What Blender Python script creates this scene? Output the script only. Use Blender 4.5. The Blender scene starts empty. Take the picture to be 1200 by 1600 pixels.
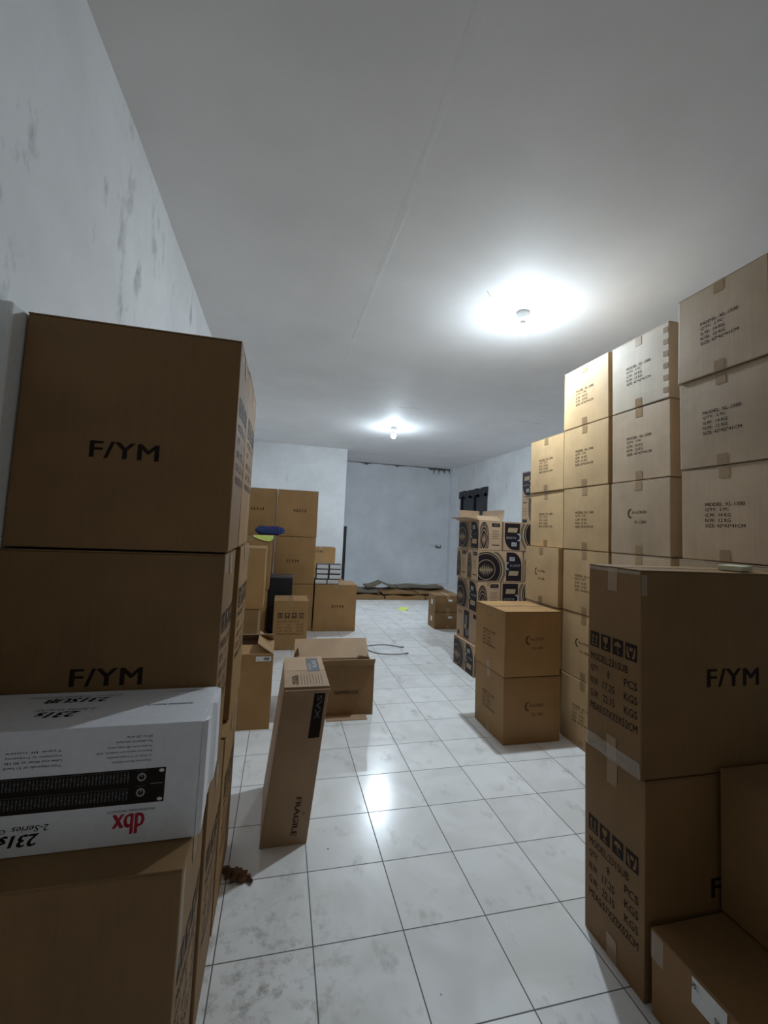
import bpy, bmesh, math, random
from mathutils import Vector, Matrix

S = bpy.context.scene
COL = S.collection
PI = math.pi

# ------------------------------------------------------------------ camera
cam_d = bpy.data.cameras.new('camera')
cam = bpy.data.objects.new('camera', cam_d)
COL.objects.link(cam)
cam_d.sensor_fit = 'HORIZONTAL'
cam_d.sensor_width = 36.0
cam_d.lens = 663.44 / 1200 * 36.0
cam_d.shift_x = -1.86 / 1200
cam_d.shift_y = -22.6 / 1200
cam_d.clip_start = 0.02
yaw, pitch, roll = -0.234606, 0.0742492, 0.0454548
cy_, sy_ = math.cos(yaw), math.sin(yaw)
r_ = Vector((cy_, sy_, 0)); u_ = Vector((0, 0, 1)); f_ = Vector((-sy_, cy_, 0))
cp_, sp_ = math.cos(pitch), math.sin(pitch)
f2 = cp_ * f_ + sp_ * u_
u2 = -sp_ * f_ + cp_ * u_
cr_, sr_ = math.cos(roll), math.sin(roll)
r3 = cr_ * r_ + sr_ * u2
u3 = -sr_ * r_ + cr_ * u2
cam.matrix_world = Matrix(((r3.x, u3.x, -f2.x, 0), (r3.y, u3.y, -f2.y, 0), (r3.z, u3.z, -f2.z, 1.336), (0, 0, 0, 1)))
S.camera = cam

# ------------------------------------------------------------------ world, exposure
W = bpy.data.worlds.new('world'); S.world = W; W.use_nodes = True
W.node_tree.nodes['Background'].inputs[0].default_value = (1.0, 0.90, 0.66, 1)
W.node_tree.nodes['Background'].inputs[1].default_value = 0.5
S.view_settings.view_transform = 'Standard'
S.view_settings.look = 'None'
S.view_settings.gamma = 1.0
S.view_settings.use_curve_mapping = False
S.view_settings.exposure = 0.0
BULB = 3350.0
S.cycles.diffuse_bounces = 10
S.cycles.max_bounces = 14

# ------------------------------------------------------------------ materials
def nm(name):
    m = bpy.data.materials.new(name); m.use_nodes = True
    nt = m.node_tree
    return m, nt, nt.nodes['Principled BSDF']
def N(nt, t, **k):
    n = nt.nodes.new(t)
    for a, b in k.items(): setattr(n, a, b)
    return n
def L(nt, a, b): nt.links.new(a, b)
def plain(name, col, rough=0.6, metal=0.0, bump=0.0, scale=60, spec=0.5):
    m, nt, p = nm(name)
    p.inputs['Roughness'].default_value = rough
    p.inputs['Metallic'].default_value = metal
    p.inputs['Specular IOR Level'].default_value = spec
    tc = N(nt, 'ShaderNodeTexCoord'); no = N(nt, 'ShaderNodeTexNoise')
    no.inputs['Scale'].default_value = scale; no.inputs['Detail'].default_value = 4
    L(nt, tc.outputs['Object'], no.inputs['Vector'])
    mx = N(nt, 'ShaderNodeMix', data_type='RGBA')
    mx.inputs[6].default_value = (*[c * 0.9 for c in col], 1); mx.inputs[7].default_value = (*[min(1, c * 1.08) for c in col], 1)
    L(nt, no.outputs['Fac'], mx.inputs[0]); L(nt, mx.outputs[2], p.inputs['Base Color'])
    if bump:
        b = N(nt, 'ShaderNodeBump'); b.inputs['Strength'].default_value = bump; b.inputs['Distance'].default_value = 0.002
        L(nt, no.outputs['Fac'], b.inputs['Height']); L(nt, b.outputs[0], p.inputs['Normal'])
    return m

def cardboard(name, col, rough=0.62):
    m, nt, p = nm(name)
    tc = N(nt, 'ShaderNodeTexCoord'); oi = N(nt, 'ShaderNodeObjectInfo')
    add = N(nt, 'ShaderNodeVectorMath', operation='ADD')
    mul = N(nt, 'ShaderNodeVectorMath', operation='SCALE'); mul.inputs['Scale'].default_value = 9.0
    cmb = N(nt, 'ShaderNodeCombineXYZ')
    for i in range(3): L(nt, oi.outputs['Random'], cmb.inputs[i])
    L(nt, cmb.outputs[0], mul.inputs[0]); L(nt, tc.outputs['Object'], add.inputs[0]); L(nt, mul.outputs[0], add.inputs[1])
    n1 = N(nt, 'ShaderNodeTexNoise'); n1.inputs['Scale'].default_value = 5; n1.inputs['Detail'].default_value = 5
    L(nt, add.outputs[0], n1.inputs['Vector'])
    # upright flute streaks
    mp = N(nt, 'ShaderNodeMapping'); mp.inputs['Scale'].default_value = (150, 150, 2.5)
    L(nt, add.outputs[0], mp.inputs['Vector'])
    n2 = N(nt, 'ShaderNodeTexNoise'); n2.inputs['Scale'].default_value = 1; n2.inputs['Detail'].default_value = 2
    L(nt, mp.outputs[0], n2.inputs['Vector'])
    n3 = N(nt, 'ShaderNodeTexNoise'); n3.inputs['Scale'].default_value = 220; n3.inputs['Detail'].default_value = 2
    L(nt, tc.outputs['Object'], n3.inputs['Vector'])
    ma = N(nt, 'ShaderNodeMath', operation='MULTIPLY_ADD'); ma.inputs[1].default_value = 0.6; L(nt, n1.outputs['Fac'], ma.inputs[0])
    mb = N(nt, 'ShaderNodeMath', operation='MULTIPLY_ADD'); mb.inputs[1].default_value = 0.2; L(nt, n2.outputs['Fac'], mb.inputs[0])
    mc = N(nt, 'ShaderNodeMath', operation='MULTIPLY'); mc.inputs[1].default_value = 0.2; L(nt, n3.outputs['Fac'], mc.inputs[0])
    L(nt, mc.outputs[0], mb.inputs[2]); L(nt, mb.outputs[0], ma.inputs[2])
    cr = N(nt, 'ShaderNodeValToRGB')
    cr.color_ramp.elements[0].position = 0.3; cr.color_ramp.elements[0].color = (*[c * 0.80 for c in col], 1)
    cr.color_ramp.elements[1].position = 0.72; cr.color_ramp.elements[1].color = (*[c * 1.14 for c in col], 1)
    L(nt, ma.outputs[0], cr.inputs[0])
    hs = N(nt, 'ShaderNodeHueSaturation')
    mr = N(nt, 'ShaderNodeMapRange'); mr.inputs[3].default_value = 0.9; mr.inputs[4].default_value = 1.08
    L(nt, oi.outputs['Random'], mr.inputs[0]); L(nt, mr.outputs[0], hs.inputs['Value']); L(nt, cr.outputs[0], hs.inputs['Color'])
    L(nt, hs.outputs[0], p.inputs['Base Color'])
    p.inputs['Roughness'].default_value = rough
    p.inputs['Specular IOR Level'].default_value = 0.35
    b = N(nt, 'ShaderNodeBump'); b.inputs['Strength'].default_value = 0.25; b.inputs['Distance'].default_value = 0.0015
    L(nt, ma.outputs[0], b.inputs['Height']); L(nt, b.outputs[0], p.inputs['Normal'])
    return m

CARD = cardboard('kraft_cardboard', (0.32, 0.178, 0.066))
CARD_TAN = cardboard('light_kraft_cardboard', (0.52, 0.345, 0.175))
CARD_GREY = cardboard('greyed_kraft_cardboard', (0.44, 0.32, 0.21))
CARD_PALE = cardboard('faded_cardboard', (0.52, 0.425, 0.315))
CARD_DARK = cardboard('brown_cardboard', (0.235, 0.130, 0.050))
CARD_INNER = cardboard('raw_cardboard', (0.42, 0.28, 0.17))
CARD_OLD = cardboard('dusty_cardboard', (0.15, 0.12, 0.085))
INK = plain('black_printing_ink', (0.022, 0.014, 0.010), 0.6, spec=0.12)
INK_SOFT = plain('worn_printing_ink', (0.085, 0.048, 0.026), 0.7, spec=0.12)
INK_FAINT = plain('faint_printing_ink', (0.17, 0.12, 0.085), 0.7, spec=0.12)
INK_ART = plain('dark_artwork_ink', (0.020, 0.014, 0.016), 0.45, spec=0.12)
ART_TAN = plain('unprinted_kraft', (0.34, 0.24, 0.14), 0.7)
GREY_PRINT = plain('grey_printed_panel', (0.10, 0.10, 0.105), 0.5)
TAPE = plain('brown_parcel_tape', (0.30, 0.19, 0.095), 0.3)
LABEL = plain('white_paper_label', (0.72, 0.72, 0.70), 0.6)
WHITE_BOX = plain('white_printed_card', (0.74, 0.74, 0.77), 0.42)
RED = plain('red_ink', (0.45, 0.012, 0.03), 0.5)
BLACK = plain('black_plastic', (0.012, 0.013, 0.018), 0.4)
NAVY = plain('navy_card', (0.03, 0.03, 0.05), 0.5)
FOAM = plain('white_foam', (0.78, 0.79, 0.78), 0.8)
YELLOW = plain('lime_paper', (0.62, 0.72, 0.16), 0.7)
BLUE = plain('blue_plastic', (0.012, 0.028, 0.13), 0.35)
RUBBER = plain('grey_cable_rubber', (0.30, 0.29, 0.29), 0.5)
CERAM = plain('white_lamp_plastic', (0.7, 0.7, 0.7), 0.35)
CREAM = plain('cream_paper', (0.62, 0.60, 0.44), 0.6)
SCRAP = plain('brown_scrap', (0.13, 0.06, 0.03), 0.8)
GLASS = plain('dark_window_glass', (0.01, 0.011, 0.014), 0.08)
SILVER = plain('silver_print', (0.35, 0.35, 0.36), 0.4)

def clear_tape_mat():
    m, nt, p = nm('clear_tape')
    p.inputs['Base Color'].default_value = (0.85, 0.85, 0.78, 1)
    p.inputs['Roughness'].default_value = 0.12
    p.inputs['Alpha'].default_value = 0.22
    tc = N(nt, 'ShaderNodeTexCoord'); no = N(nt, 'ShaderNodeTexNoise'); no.inputs['Scale'].default_value = 45
    L(nt, tc.outputs['Object'], no.inputs['Vector'])
    b = N(nt, 'ShaderNodeBump'); b.inputs['Strength'].default_value = 0.9; b.inputs['Distance'].default_value = 0.01
    L(nt, no.outputs['Fac'], b.inputs['Height']); L(nt, b.outputs[0], p.inputs['Normal'])
    return m
CLEAR = clear_tape_mat()

def bulb_mat(name, power):
    m = bpy.data.materials.new(name); m.use_nodes = True; nt = m.node_tree; nt.nodes.clear()
    e = N(nt, 'ShaderNodeEmission'); e.inputs[0].default_value = (0.75, 0.89, 1.0, 1); e.inputs[1].default_value = power
    o = N(nt, 'ShaderNodeOutputMaterial'); L(nt, e.outputs[0], o.inputs[0])
    return m
BULBM = bulb_mat('lit_bulb_front', BULB); BULBTOP = bulb_mat('lit_bulb_shoulder', BULB * 0.019)   # LED globe: most light leaves downwards

def wall_mat(name, col, dirt=0.5, streak=(7, 7, 1.5), seed=0.0, rough=0.7, lo=0.86, th=0.63):
    m, nt, p = nm(name)
    geo = N(nt, 'ShaderNodeNewGeometry')
    off = N(nt, 'ShaderNodeVectorMath', operation='ADD'); off.inputs[1].default_value = (seed, seed * 1.3, seed * 0.7)
    L(nt, geo.outputs['Position'], off.inputs[0])
    big = N(nt, 'ShaderNodeTexNoise'); big.inputs['Scale'].default_value = 1.6; big.inputs['Detail'].default_value = 6; big.inputs['Roughness'].default_value = 0.6
    L(nt, off.outputs[0], big.inputs['Vector'])
    cr = N(nt, 'ShaderNodeValToRGB')
    cr.color_ramp.elements[0].position = 0.3; cr.color_ramp.elements[0].color = (*[c * lo for c in col], 1)
    cr.color_ramp.elements[1].position = 0.7; cr.color_ramp.elements[1].color = (*[min(1, c * 1.06) for c in col], 1)
    L(nt, big.outputs['Fac'], cr.inputs[0])
    mp = N(nt, 'ShaderNodeMapping'); mp.inputs['Scale'].default_value = streak
    L(nt, off.outputs[0], mp.inputs['Vector'])
    st = N(nt, 'ShaderNodeTexNoise'); st.inputs['Scale'].default_value = 1.0; st.inputs['Detail'].default_value = 7; st.inputs['Roughness'].default_value = 0.62
    L(nt, mp.outputs[0], st.inputs['Vector'])
    sr = N(nt, 'ShaderNodeValToRGB')
    sr.color_ramp.elements[0].position = th; sr.color_ramp.elements[0].color = (0, 0, 0, 1)
    sr.color_ramp.elements[1].position = 0.76; sr.color_ramp.elements[1].color = (dirt, dirt, dirt, 1)
    L(nt, st.outputs['Fac'], sr.inputs[0])
    mx = N(nt, 'ShaderNodeMix', data_type='RGBA'); mx.inputs[7].default_value = (*[c * 0.42 for c in col], 1)
    L(nt, sr.outputs[0], mx.inputs[0]); L(nt, cr.outputs[0], mx.inputs[6]); L(nt, mx.outputs[2], p.inputs['Base Color'])
    p.inputs['Roughness'].default_value = rough
    fine = N(nt, 'ShaderNodeTexNoise'); fine.inputs['Scale'].default_value = 14; fine.inputs['Detail'].default_value = 6
    L(nt, off.outputs[0], fine.inputs['Vector'])
    b = N(nt, 'ShaderNodeBump'); b.inputs['Strength'].default_value = 0.3; b.inputs['Distance'].default_value = 0.003
    L(nt, fine.outputs['Fac'], b.inputs['Height']); L(nt, b.outputs[0], p.inputs['Normal'])
    return m
WALL = wall_mat('whitewashed_plaster', (0.81, 0.82, 0.83), 0.55)
WALL_L = wall_mat('stained_whitewash', (0.81, 0.82, 0.83), 1.0, (12, 7, 3.2), 3.1, th=0.585)
WALL_B = wall_mat('back_plaster', (0.74, 0.76, 0.80), 0.5, (2, 2, 0.7), 7.7)
CEIL = wall_mat('ceiling_board_paint', (0.78, 0.77, 0.77), 0.12, (0.8, 0.8, 0.8), 11.0, lo=0.96, th=0.66)
JOINT = plain('joint_filler', (0.78, 0.78, 0.78), 0.7, bump=0.3, scale=18)
CRACK = plain('mould_stain', (0.12, 0.11, 0.10), 0.9)

def floor_mat():
    m, nt, p = nm('white_ceramic_tiles')
    geo = N(nt, 'ShaderNodeNewGeometry')
    sep = N(nt, 'ShaderNodeSeparateXYZ'); L(nt, geo.outputs['Position'], sep.inputs[0])
    T = 0.29995
    def line(out, o):
        a = N(nt, 'ShaderNodeMath', operation='SUBTRACT'); L(nt, out, a.inputs[0]); a.inputs[1].default_value = o
        d = N(nt, 'ShaderNodeMath', operation='DIVIDE'); L(nt, a.outputs[0], d.inputs[0]); d.inputs[1].default_value = T
        fr = N(nt, 'ShaderNodeMath', operation='PINGPONG'); L(nt, d.outputs[0], fr.inputs[0]); fr.inputs[1].default_value = 0.5
        fl = N(nt, 'ShaderNodeMath', operation='FLOOR'); L(nt, d.outputs[0], fl.inputs[0])
        return fr.outputs[0], fl.outputs[0]
    fx, ix = line(sep.outputs[0], -0.1219)
    fy, iy = line(sep.outputs[1], 1.1546)
    mn = N(nt, 'ShaderNodeMath', operation='MINIMUM'); L(nt, fx, mn.inputs[0]); L(nt, fy, mn.inputs[1])
    g = N(nt, 'ShaderNodeMapRange'); g.inputs[1].default_value = 0.0045; g.inputs[2].default_value = 0.0085
    L(nt, mn.outputs[0], g.inputs[0])
    cmb = N(nt, 'ShaderNodeCombineXYZ'); L(nt, ix, cmb.inputs[0]); L(nt, iy, cmb.inputs[1])
    wn = N(nt, 'ShaderNodeTexWhiteNoise', noise_dimensions='3D'); L(nt, cmb.outputs[0], wn.inputs['Vector'])
    tone = N(nt, 'ShaderNodeMapRange'); tone.inputs[3].default_value = 0.95; tone.inputs[4].default_value = 1.03
    L(nt, wn.outputs['Value'], tone.inputs[0])
    # marbled tile pattern, different on each tile
    wo = N(nt, 'ShaderNodeVectorMath', operation='SCALE'); wo.inputs['Scale'].default_value = 12; L(nt, wn.outputs['Color'], wo.inputs[0])
    ad = N(nt, 'ShaderNodeVectorMath', operation='ADD'); L(nt, geo.outputs['Position'], ad.inputs[0]); L(nt, wo.outputs[0], ad.inputs[1])
    mv = N(nt, 'ShaderNodeTexNoise'); mv.inputs['Scale'].default_value = 4; mv.inputs['Detail'].default_value = 6; mv.inputs['Distortion'].default_value = 1.2
    L(nt, ad.outputs[0], mv.inputs['Vector'])
    cr = N(nt, 'ShaderNodeValToRGB')
    cr.color_ramp.elements[0].position = 0.33; cr.color_ramp.elements[0].color = (0.72, 0.705, 0.68, 1)
    cr.color_ramp.elements[1].position = 0.62; cr.color_ramp.elements[1].color = (0.80, 0.79, 0.775, 1)
    L(nt, mv.outputs['Fac'], cr.inputs[0])
    tm = N(nt, 'ShaderNodeVectorMath', operation='SCALE'); L(nt, cr.outputs[0], tm.inputs[0]); L(nt, tone.outputs[0], tm.inputs['Scale'])
    # scuffs
    mp = N(nt, 'ShaderNodeMapping'); mp.inputs['Scale'].default_value = (7, 4.5, 1); mp.inputs['Rotation'].default_value = (0, 0, 0.5)
    L(nt, geo.outputs['Position'], mp.inputs['Vector'])
    s = N(nt, 'ShaderNodeTexNoise'); s.inputs['Scale'].default_value = 1.0; s.inputs['Detail'].default_value = 8; s.inputs['Roughness'].default_value = 0.68
    L(nt, mp.outputs[0], s.inputs['Vector'])
    sr = N(nt, 'ShaderNodeValToRGB')
    sr.color_ramp.elements[0].position = 0.57; sr.color_ramp.elements[0].color = (0, 0, 0, 1)
    sr.color_ramp.elements[1].position = 0.78; sr.color_ramp.elements[1].color = (0.7, 0.7, 0.7, 1)
    L(nt, s.outputs['Fac'], sr.inputs[0])
    # trodden dirt patch on the tiles at the foot of the left stack
    dv = N(nt, 'ShaderNodeVectorMath', operation='DISTANCE'); dv.inputs[1].default_value = (0.0, 1.38, 0); L(nt, geo.outputs['Position'], dv.inputs[0])
    dm = N(nt, 'ShaderNodeMapRange'); dm.inputs[1].default_value = 0.08; dm.inputs[2].default_value = 0.42; dm.inputs[3].default_value = 1.0; dm.inputs[4].default_value = 0.0
    L(nt, dv.outputs['Value'], dm.inputs[0])
    dn = N(nt, 'ShaderNodeTexNoise'); dn.inputs['Scale'].default_value = 16; dn.inputs['Detail'].default_value = 7; dn.inputs['Roughness'].default_value = 0.7
    L(nt, geo.outputs['Position'], dn.inputs['Vector'])
    dr = N(nt, 'ShaderNodeMapRange'); dr.inputs[1].default_value = 0.50; dr.inputs[2].default_value = 0.72; L(nt, dn.outputs['Fac'], dr.inputs[0])
    dd = N(nt, 'ShaderNodeMath', operation='MULTIPLY'); L(nt, dm.outputs[0], dd.inputs[0]); L(nt, dr.outputs[0], dd.inputs[1])
    da = N(nt, 'ShaderNodeMath', operation='MAXIMUM'); L(nt, sr.outputs[0], da.inputs[0]); L(nt, dd.outputs[0], da.inputs[1])
    mx = N(nt, 'ShaderNodeMix', data_type='RGBA'); mx.inputs[7].default_value = (0.28, 0.25, 0.23, 1)
    L(nt, da.outputs[0], mx.inputs[0]); L(nt, tm.outputs[0], mx.inputs[6])
    # small dark specks
    vo = N(nt, 'ShaderNodeTexVoronoi'); vo.inputs['Scale'].default_value = 5.0; L(nt, geo.outputs['Position'], vo.inputs['Vector'])
    vr = N(nt, 'ShaderNodeMapRange'); vr.inputs[1].default_value = 0.018; vr.inputs[2].default_value = 0.028; vr.inputs[3].default_value = 0.75; vr.inputs[4].default_value = 0.0
    L(nt, vo.outputs['Distance'], vr.inputs[0])
    mx3 = N(nt, 'ShaderNodeMix', data_type='RGBA'); mx3.inputs[7].default_value = (0.10, 0.08, 0.06, 1)
    L(nt, vr.outputs[0], mx3.inputs[0]); L(nt, mx.outputs[2], mx3.inputs[6])
    mx2 = N(nt, 'ShaderNodeMix', data_type='RGBA'); mx2.inputs[6].default_value = (0.13, 0.12, 0.115, 1)
    L(nt, g.outputs[0], mx2.inputs[0]); L(nt, mx3.outputs[2], mx2.inputs[7]); L(nt, mx2.outputs[2], p.inputs['Base Color'])
    rr = N(nt, 'ShaderNodeMapRange'); rr.inputs[3].default_value = 0.10; rr.inputs[4].default_value = 0.30
    L(nt, mv.outputs['Fac'], rr.inputs[0])
    rg = N(nt, 'ShaderNodeMix', data_type='FLOAT'); rg.inputs[2].default_value = 0.8
    L(nt, g.outputs[0], rg.inputs[0]); L(nt, rr.outputs[0], rg.inputs[3]); L(nt, rg.outputs[0], p.inputs['Roughness'])
    wv = N(nt, 'ShaderNodeTexNoise'); wv.inputs['Scale'].default_value = 30; L(nt, geo.outputs['Position'], wv.inputs['Vector'])
    hm = N(nt, 'ShaderNodeMath', operation='MULTIPLY_ADD'); hm.inputs[1].default_value = 0.06; L(nt, wv.outputs['Fac'], hm.inputs[0]); L(nt, g.outputs[0], hm.inputs[2])
    b = N(nt, 'ShaderNodeBump'); b.inputs['Strength'].default_value = 0.4; b.inputs['Distance'].default_value = 0.002
    L(nt, hm.outputs[0], b.inputs['Height']); L(nt, b.outputs[0], p.inputs['Normal'])
    return m
FLOOR = floor_mat()

# ------------------------------------------------------------------ mesh helpers
def mesh_obj(name, verts, faces, mats, parent=None, mi=None, smooth=False):
    me = bpy.data.meshes.new(name)
    me.from_pydata([tuple(v) for v in verts], [], [tuple(f) for f in faces])
    for m in (mats if isinstance(mats, (list, tuple)) else [mats]): me.materials.append(m)
    if mi:
        for p, i in zip(me.polygons, mi): p.material_index = i
    if smooth:
        for p in me.polygons: p.use_smooth = True
    me.validate(); me.update()
    o = bpy.data.objects.new(name, me); COL.objects.link(o)
    if parent: o.parent = parent
    return o
def tag(o, label, cat, group=None, kind=None):
    o['label'] = label; o['category'] = cat
    if group: o['group'] = group
    if kind: o['kind'] = kind
    return o
def thing(name, label, cat, loc=(0, 0, 0), rz=0.0, group=None):
    o = bpy.data.objects.new(name, None); COL.objects.link(o)
    o.empty_display_size = 0.1
    o.location = loc; o.rotation_euler = (0, 0, rz)
    return tag(o, label, cat, group)
BOXF = [(0, 3, 2, 1), (4, 5, 6, 7), (0, 1, 5, 4), (1, 2, 6, 5), (2, 3, 7, 6), (3, 0, 4, 7)]
def box_vf(x0, x1, y0, y1, z0, z1):
    return [(x0, y0, z0), (x1, y0, z0), (x1, y1, z0), (x0, y1, z0), (x0, y0, z1), (x1, y0, z1), (x1, y1, z1), (x0, y1, z1)], BOXF
def struct(name, *boxes, mat):
    vs, fs = [], []
    for b in boxes:
        v, f = box_vf(*b); n = len(vs); vs += v; fs += [tuple(i + n for i in q) for q in f]
    o = mesh_obj(name, vs, fs, mat); o['kind'] = 'structure'
    return o
def add_bevel(o, w, seg=2):
    m = o.modifiers.new('bevel', 'BEVEL'); m.width = w; m.segments = seg; m.limit_method = 'ANGLE'; m.angle_limit = 0.6
    return o

# ------------------------------------------------------------------ the room
CZ = 3.0
struct('floor', (-0.75, 4.42, -8.2, 10.6, -0.1, 0.0), mat=FLOOR)
struct('ceiling', (-0.9, 4.6, -8.2, 10.7, CZ, CZ + 0.12), mat=CEIL)
def wavy_wall():
    vs, fs = [], []
    rnd = random.Random(4); ny, nz = 120, 30
    for j in range(nz + 1):
        for i in range(ny + 1):
            y = -8.2 + 18.8 * i / ny; z = CZ * j / nz
            w = 0.003 * math.sin(y * 2.1 + z) + 0.002 * math.sin(y * 5.3 - z * 3) + (rnd.random() - .5) * 0.002
            vs.append((-0.717 + w, y, z))
    for j in range(nz):
        for i in range(ny):
            a = j * (ny + 1) + i; fs.append((a, a + 1, a + ny + 2, a + ny + 1))
    n = len(vs)
    v, f = box_vf(-0.87, -0.745, -8.2, 10.6, 0, CZ); vs += v; fs += [tuple(k + n for k in q) for q in f]
    o = mesh_obj('wall_left', vs, fs, WALL_L); o['kind'] = 'structure'
    for p in o.data.polygons[:ny * nz]: p.use_smooth = True
wavy_wall()
# right wall with a window opening
WY0, WY1, WZ0, WZ1 = 8.62, 10.15, 1.5, 2.36
struct('wall_right', (4.4, 4.55, -8.2, WY0, 0, CZ), (4.4, 4.55, WY1, 10.6, 0, CZ), (4.4, 4.55, WY0, WY1, 0, WZ0), (4.4, 4.55, WY0, WY1, WZ1, CZ), mat=WALL)
struct('wall_back', (1.26, 4.4, 10.5, 10.65, 0, CZ), mat=WALL_B)
struct('wall_corner', (4.24, 4.4, 10.32, 10.5, 0, CZ), mat=WALL_B)
struct('wall_partition', (-0.72, 1.262, 8.93, 10.5, 0, CZ), mat=WALL)
# front of the room: two short walls beside the open shutter doorway behind the camera
struct('wall_front', (-0.72, 0.9, -8.2, -8.08, 0, CZ), (2.9, 4.4, -8.2, -8.08, 0, CZ), (0.9, 2.9, -8.2, -8.08, 2.3, CZ), mat=WALL)

# window: frame, dark panes, torn black sheet over the top
w = bpy.data.objects.new('window_1', None); COL.objects.link(w); w.location = (4.4, (WY0 + WY1) / 2, WZ0); w['kind'] = 'structure'
hw = (WY1 - WY0) / 2; hh = WZ1 - WZ0
vs, fs = [], []
for b in ((0.02, 0.08, -hw, -hw + .05, 0, hh), (0.02, 0.08, hw - .05, hw, 0, hh), (0.02, 0.08, -hw, hw, 0, .05), (0.02, 0.08, -hw, hw, hh - .05, hh), (0.02, 0.08, -.03, .03, 0, hh)):
    v, f = box_vf(*b); n = len(vs); vs += v; fs += [tuple(i + n for i in q) for q in f]
mesh_obj('window_frame', vs, fs, BLACK, w)
v, f = box_vf(0.05, 0.058, -hw, hw, 0, hh); mesh_obj('window_pane', v, f, GLASS, w)
rnd = random.Random(5); top = []
K = 24
for i in range(K + 1):
    y = -hw - .03 + (2 * hw + .06) * i / K
    top.append((y, hh + 0.02 + rnd.uniform(-.014, .014)))
vs = [(-0.008, y, z) for y, z in top] + [(-0.014 + .004 * math.sin(i * 2), y, hh - 0.14 + .03 * math.sin(i)) for i, (y, z) in enumerate(top)]
fs = [(i, i + 1, K + 2 + i, K + 1 + i) for i in range(K)]
o = mesh_obj('window_cover', vs, fs, BLACK, w); sm = o.modifiers.new('s', 'SOLIDIFY'); sm.thickness = 0.003

# ceiling joint filler (rough raised strip of plaster) and cross joints
def strip(name, pts, wd, th, mat, seed=0):
    rnd = random.Random(seed); vs, fs = [], []
    n = 60
    (x0, y0), (x1, y1) = pts
    dx, dy = x1 - x0, y1 - y0; l = math.hypot(dx, dy); nx, ny = -dy / l, dx / l
    ph = rnd.random() * 9
    for i in range(n + 1):
        t = i / n
        ww = wd * (0.45 + 0.55 * abs(math.sin(t * 13 + ph) * math.sin(t * 5.1 + ph))) + wd * 0.1 * rnd.random()
        cx, cy = x0 + dx * t, y0 + dy * t
        for s, z in ((-1, 0.0), (-.3, th), (.3, th), (1, 0.0)):
            vs.append((cx + nx * s * ww / 2, cy + ny * s * ww / 2, CZ - z + 0.0005))
    for i in range(n):
        for k in range(3):
            a = i * 4 + k; fs.append((a, a + 1, a + 5, a + 4))
    o = mesh_obj(name, vs, fs, mat); o['kind'] = 'structure'; return o
strip('trim_1', ((0.515, 0.6), (0.515, 8.6)), 0.09, 0.001, CEIL, 1)
strip('trim_9', ((0.53, 2.0), (0.515, 2.62)), 0.06, 0.0012, JOINT, 9)
strip('trim_10', ((0.515, 2.8), (0.505, 3.6)), 0.06, 0.0012, JOINT, 5)
strip('trim_11', ((0.49, 1.1), (0.53, 1.9)), 0.05, 0.0008, JOINT, 8)
strip('trim_2', ((1.3, 7.9), (3.4, 7.9)), 0.05, 0.0012, CEIL, 2)
strip('trim_3', ((-0.6, 5.1), (0.65, 5.15)), 0.03, 0.0012, CEIL, 3)
strip('trim_4', ((3.3, 5.50), (3.75, 5.52)), 0.012, 0.001, CRACK, 4)
strip('trim_5', ((1.45, 5.50), (1.72, 5.44)), 0.012, 0.001, CRACK, 6)
strip('trim_6', ((1.27, 2.58), (1.33, 2.64)), 0.012, 0.0006, CRACK, 7)
# cracks and mould along the back ceiling joint
def crackline(name, x0, x1, y, amp, seed, mat=CRACK):
    rnd = random.Random(seed); n = 70; vs = []; fs = []
    for i in range(n + 1):
        x = x0 + (x1 - x0) * i / n
        h = amp * (0.25 + rnd.random() * .5) * (1 + 2.2 * max(0, math.sin(i * .3 + seed)) ** 4)
        vs += [(x, y, CZ), (x, y, CZ - h)]
    for i in range(n): fs.append((2 * i, 2 * i + 2, 2 * i + 3, 2 * i + 1))
    o = mesh_obj(name, vs, fs, mat); o['kind'] = 'structure'
crackline('trim_7', 1.27, 4.24, 10.494, 0.03, 3)
crackline('trim_8', 3.75, 4.24, 10.490, 0.10, 6)

# ------------------------------------------------------------------ text cache
_tc = {}
def text_vf(s, size=1.0, bold=0.0, italic=0.0, ax=1.0, spacing=1.0):
    k = (s, round(bold, 3), italic, spacing)
    if k not in _tc:
        c = bpy.data.curves.new('t', 'FONT'); c.body = s; c.size = 1.0; c.shear = italic
        c.space_character = spacing; c.resolution_u = 2; c.align_x = 'LEFT'
        o = bpy.data.objects.new('t', c); COL.objects.link(o)
        dg = bpy.context.evaluated_depsgraph_get(); me = bpy.data.meshes.new_from_object(o.evaluated_get(dg))
        vs = [(v.co.x, v.co.y) for v in me.vertices]; fs = [tuple(p.vertices) for p in me.polygons]
        bpy.data.objects.remove(o); bpy.data.curves.remove(c); bpy.data.meshes.remove(me)
        if bold:                                   # heavier stroke: the same glyphs struck three times
            n = len(vs); b = bold * 1.1
            fs = fs + [tuple(i + n for i in f) for f in fs] + [tuple(i + 2 * n for i in f) for f in fs]
            vs = vs + [(x + b, y + b * .3) for x, y in vs] + [(x - b, y - b * .3) for x, y in vs]
        if not vs: vs = [(0, 0)]
        x0 = min(v[0] for v in vs); x1 = max(v[0] for v in vs); y0 = min(v[1] for v in vs); y1 = max(v[1] for v in vs)
        _tc[k] = (vs, fs, x0, x1, y0, y1)
    return _tc[k]
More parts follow.
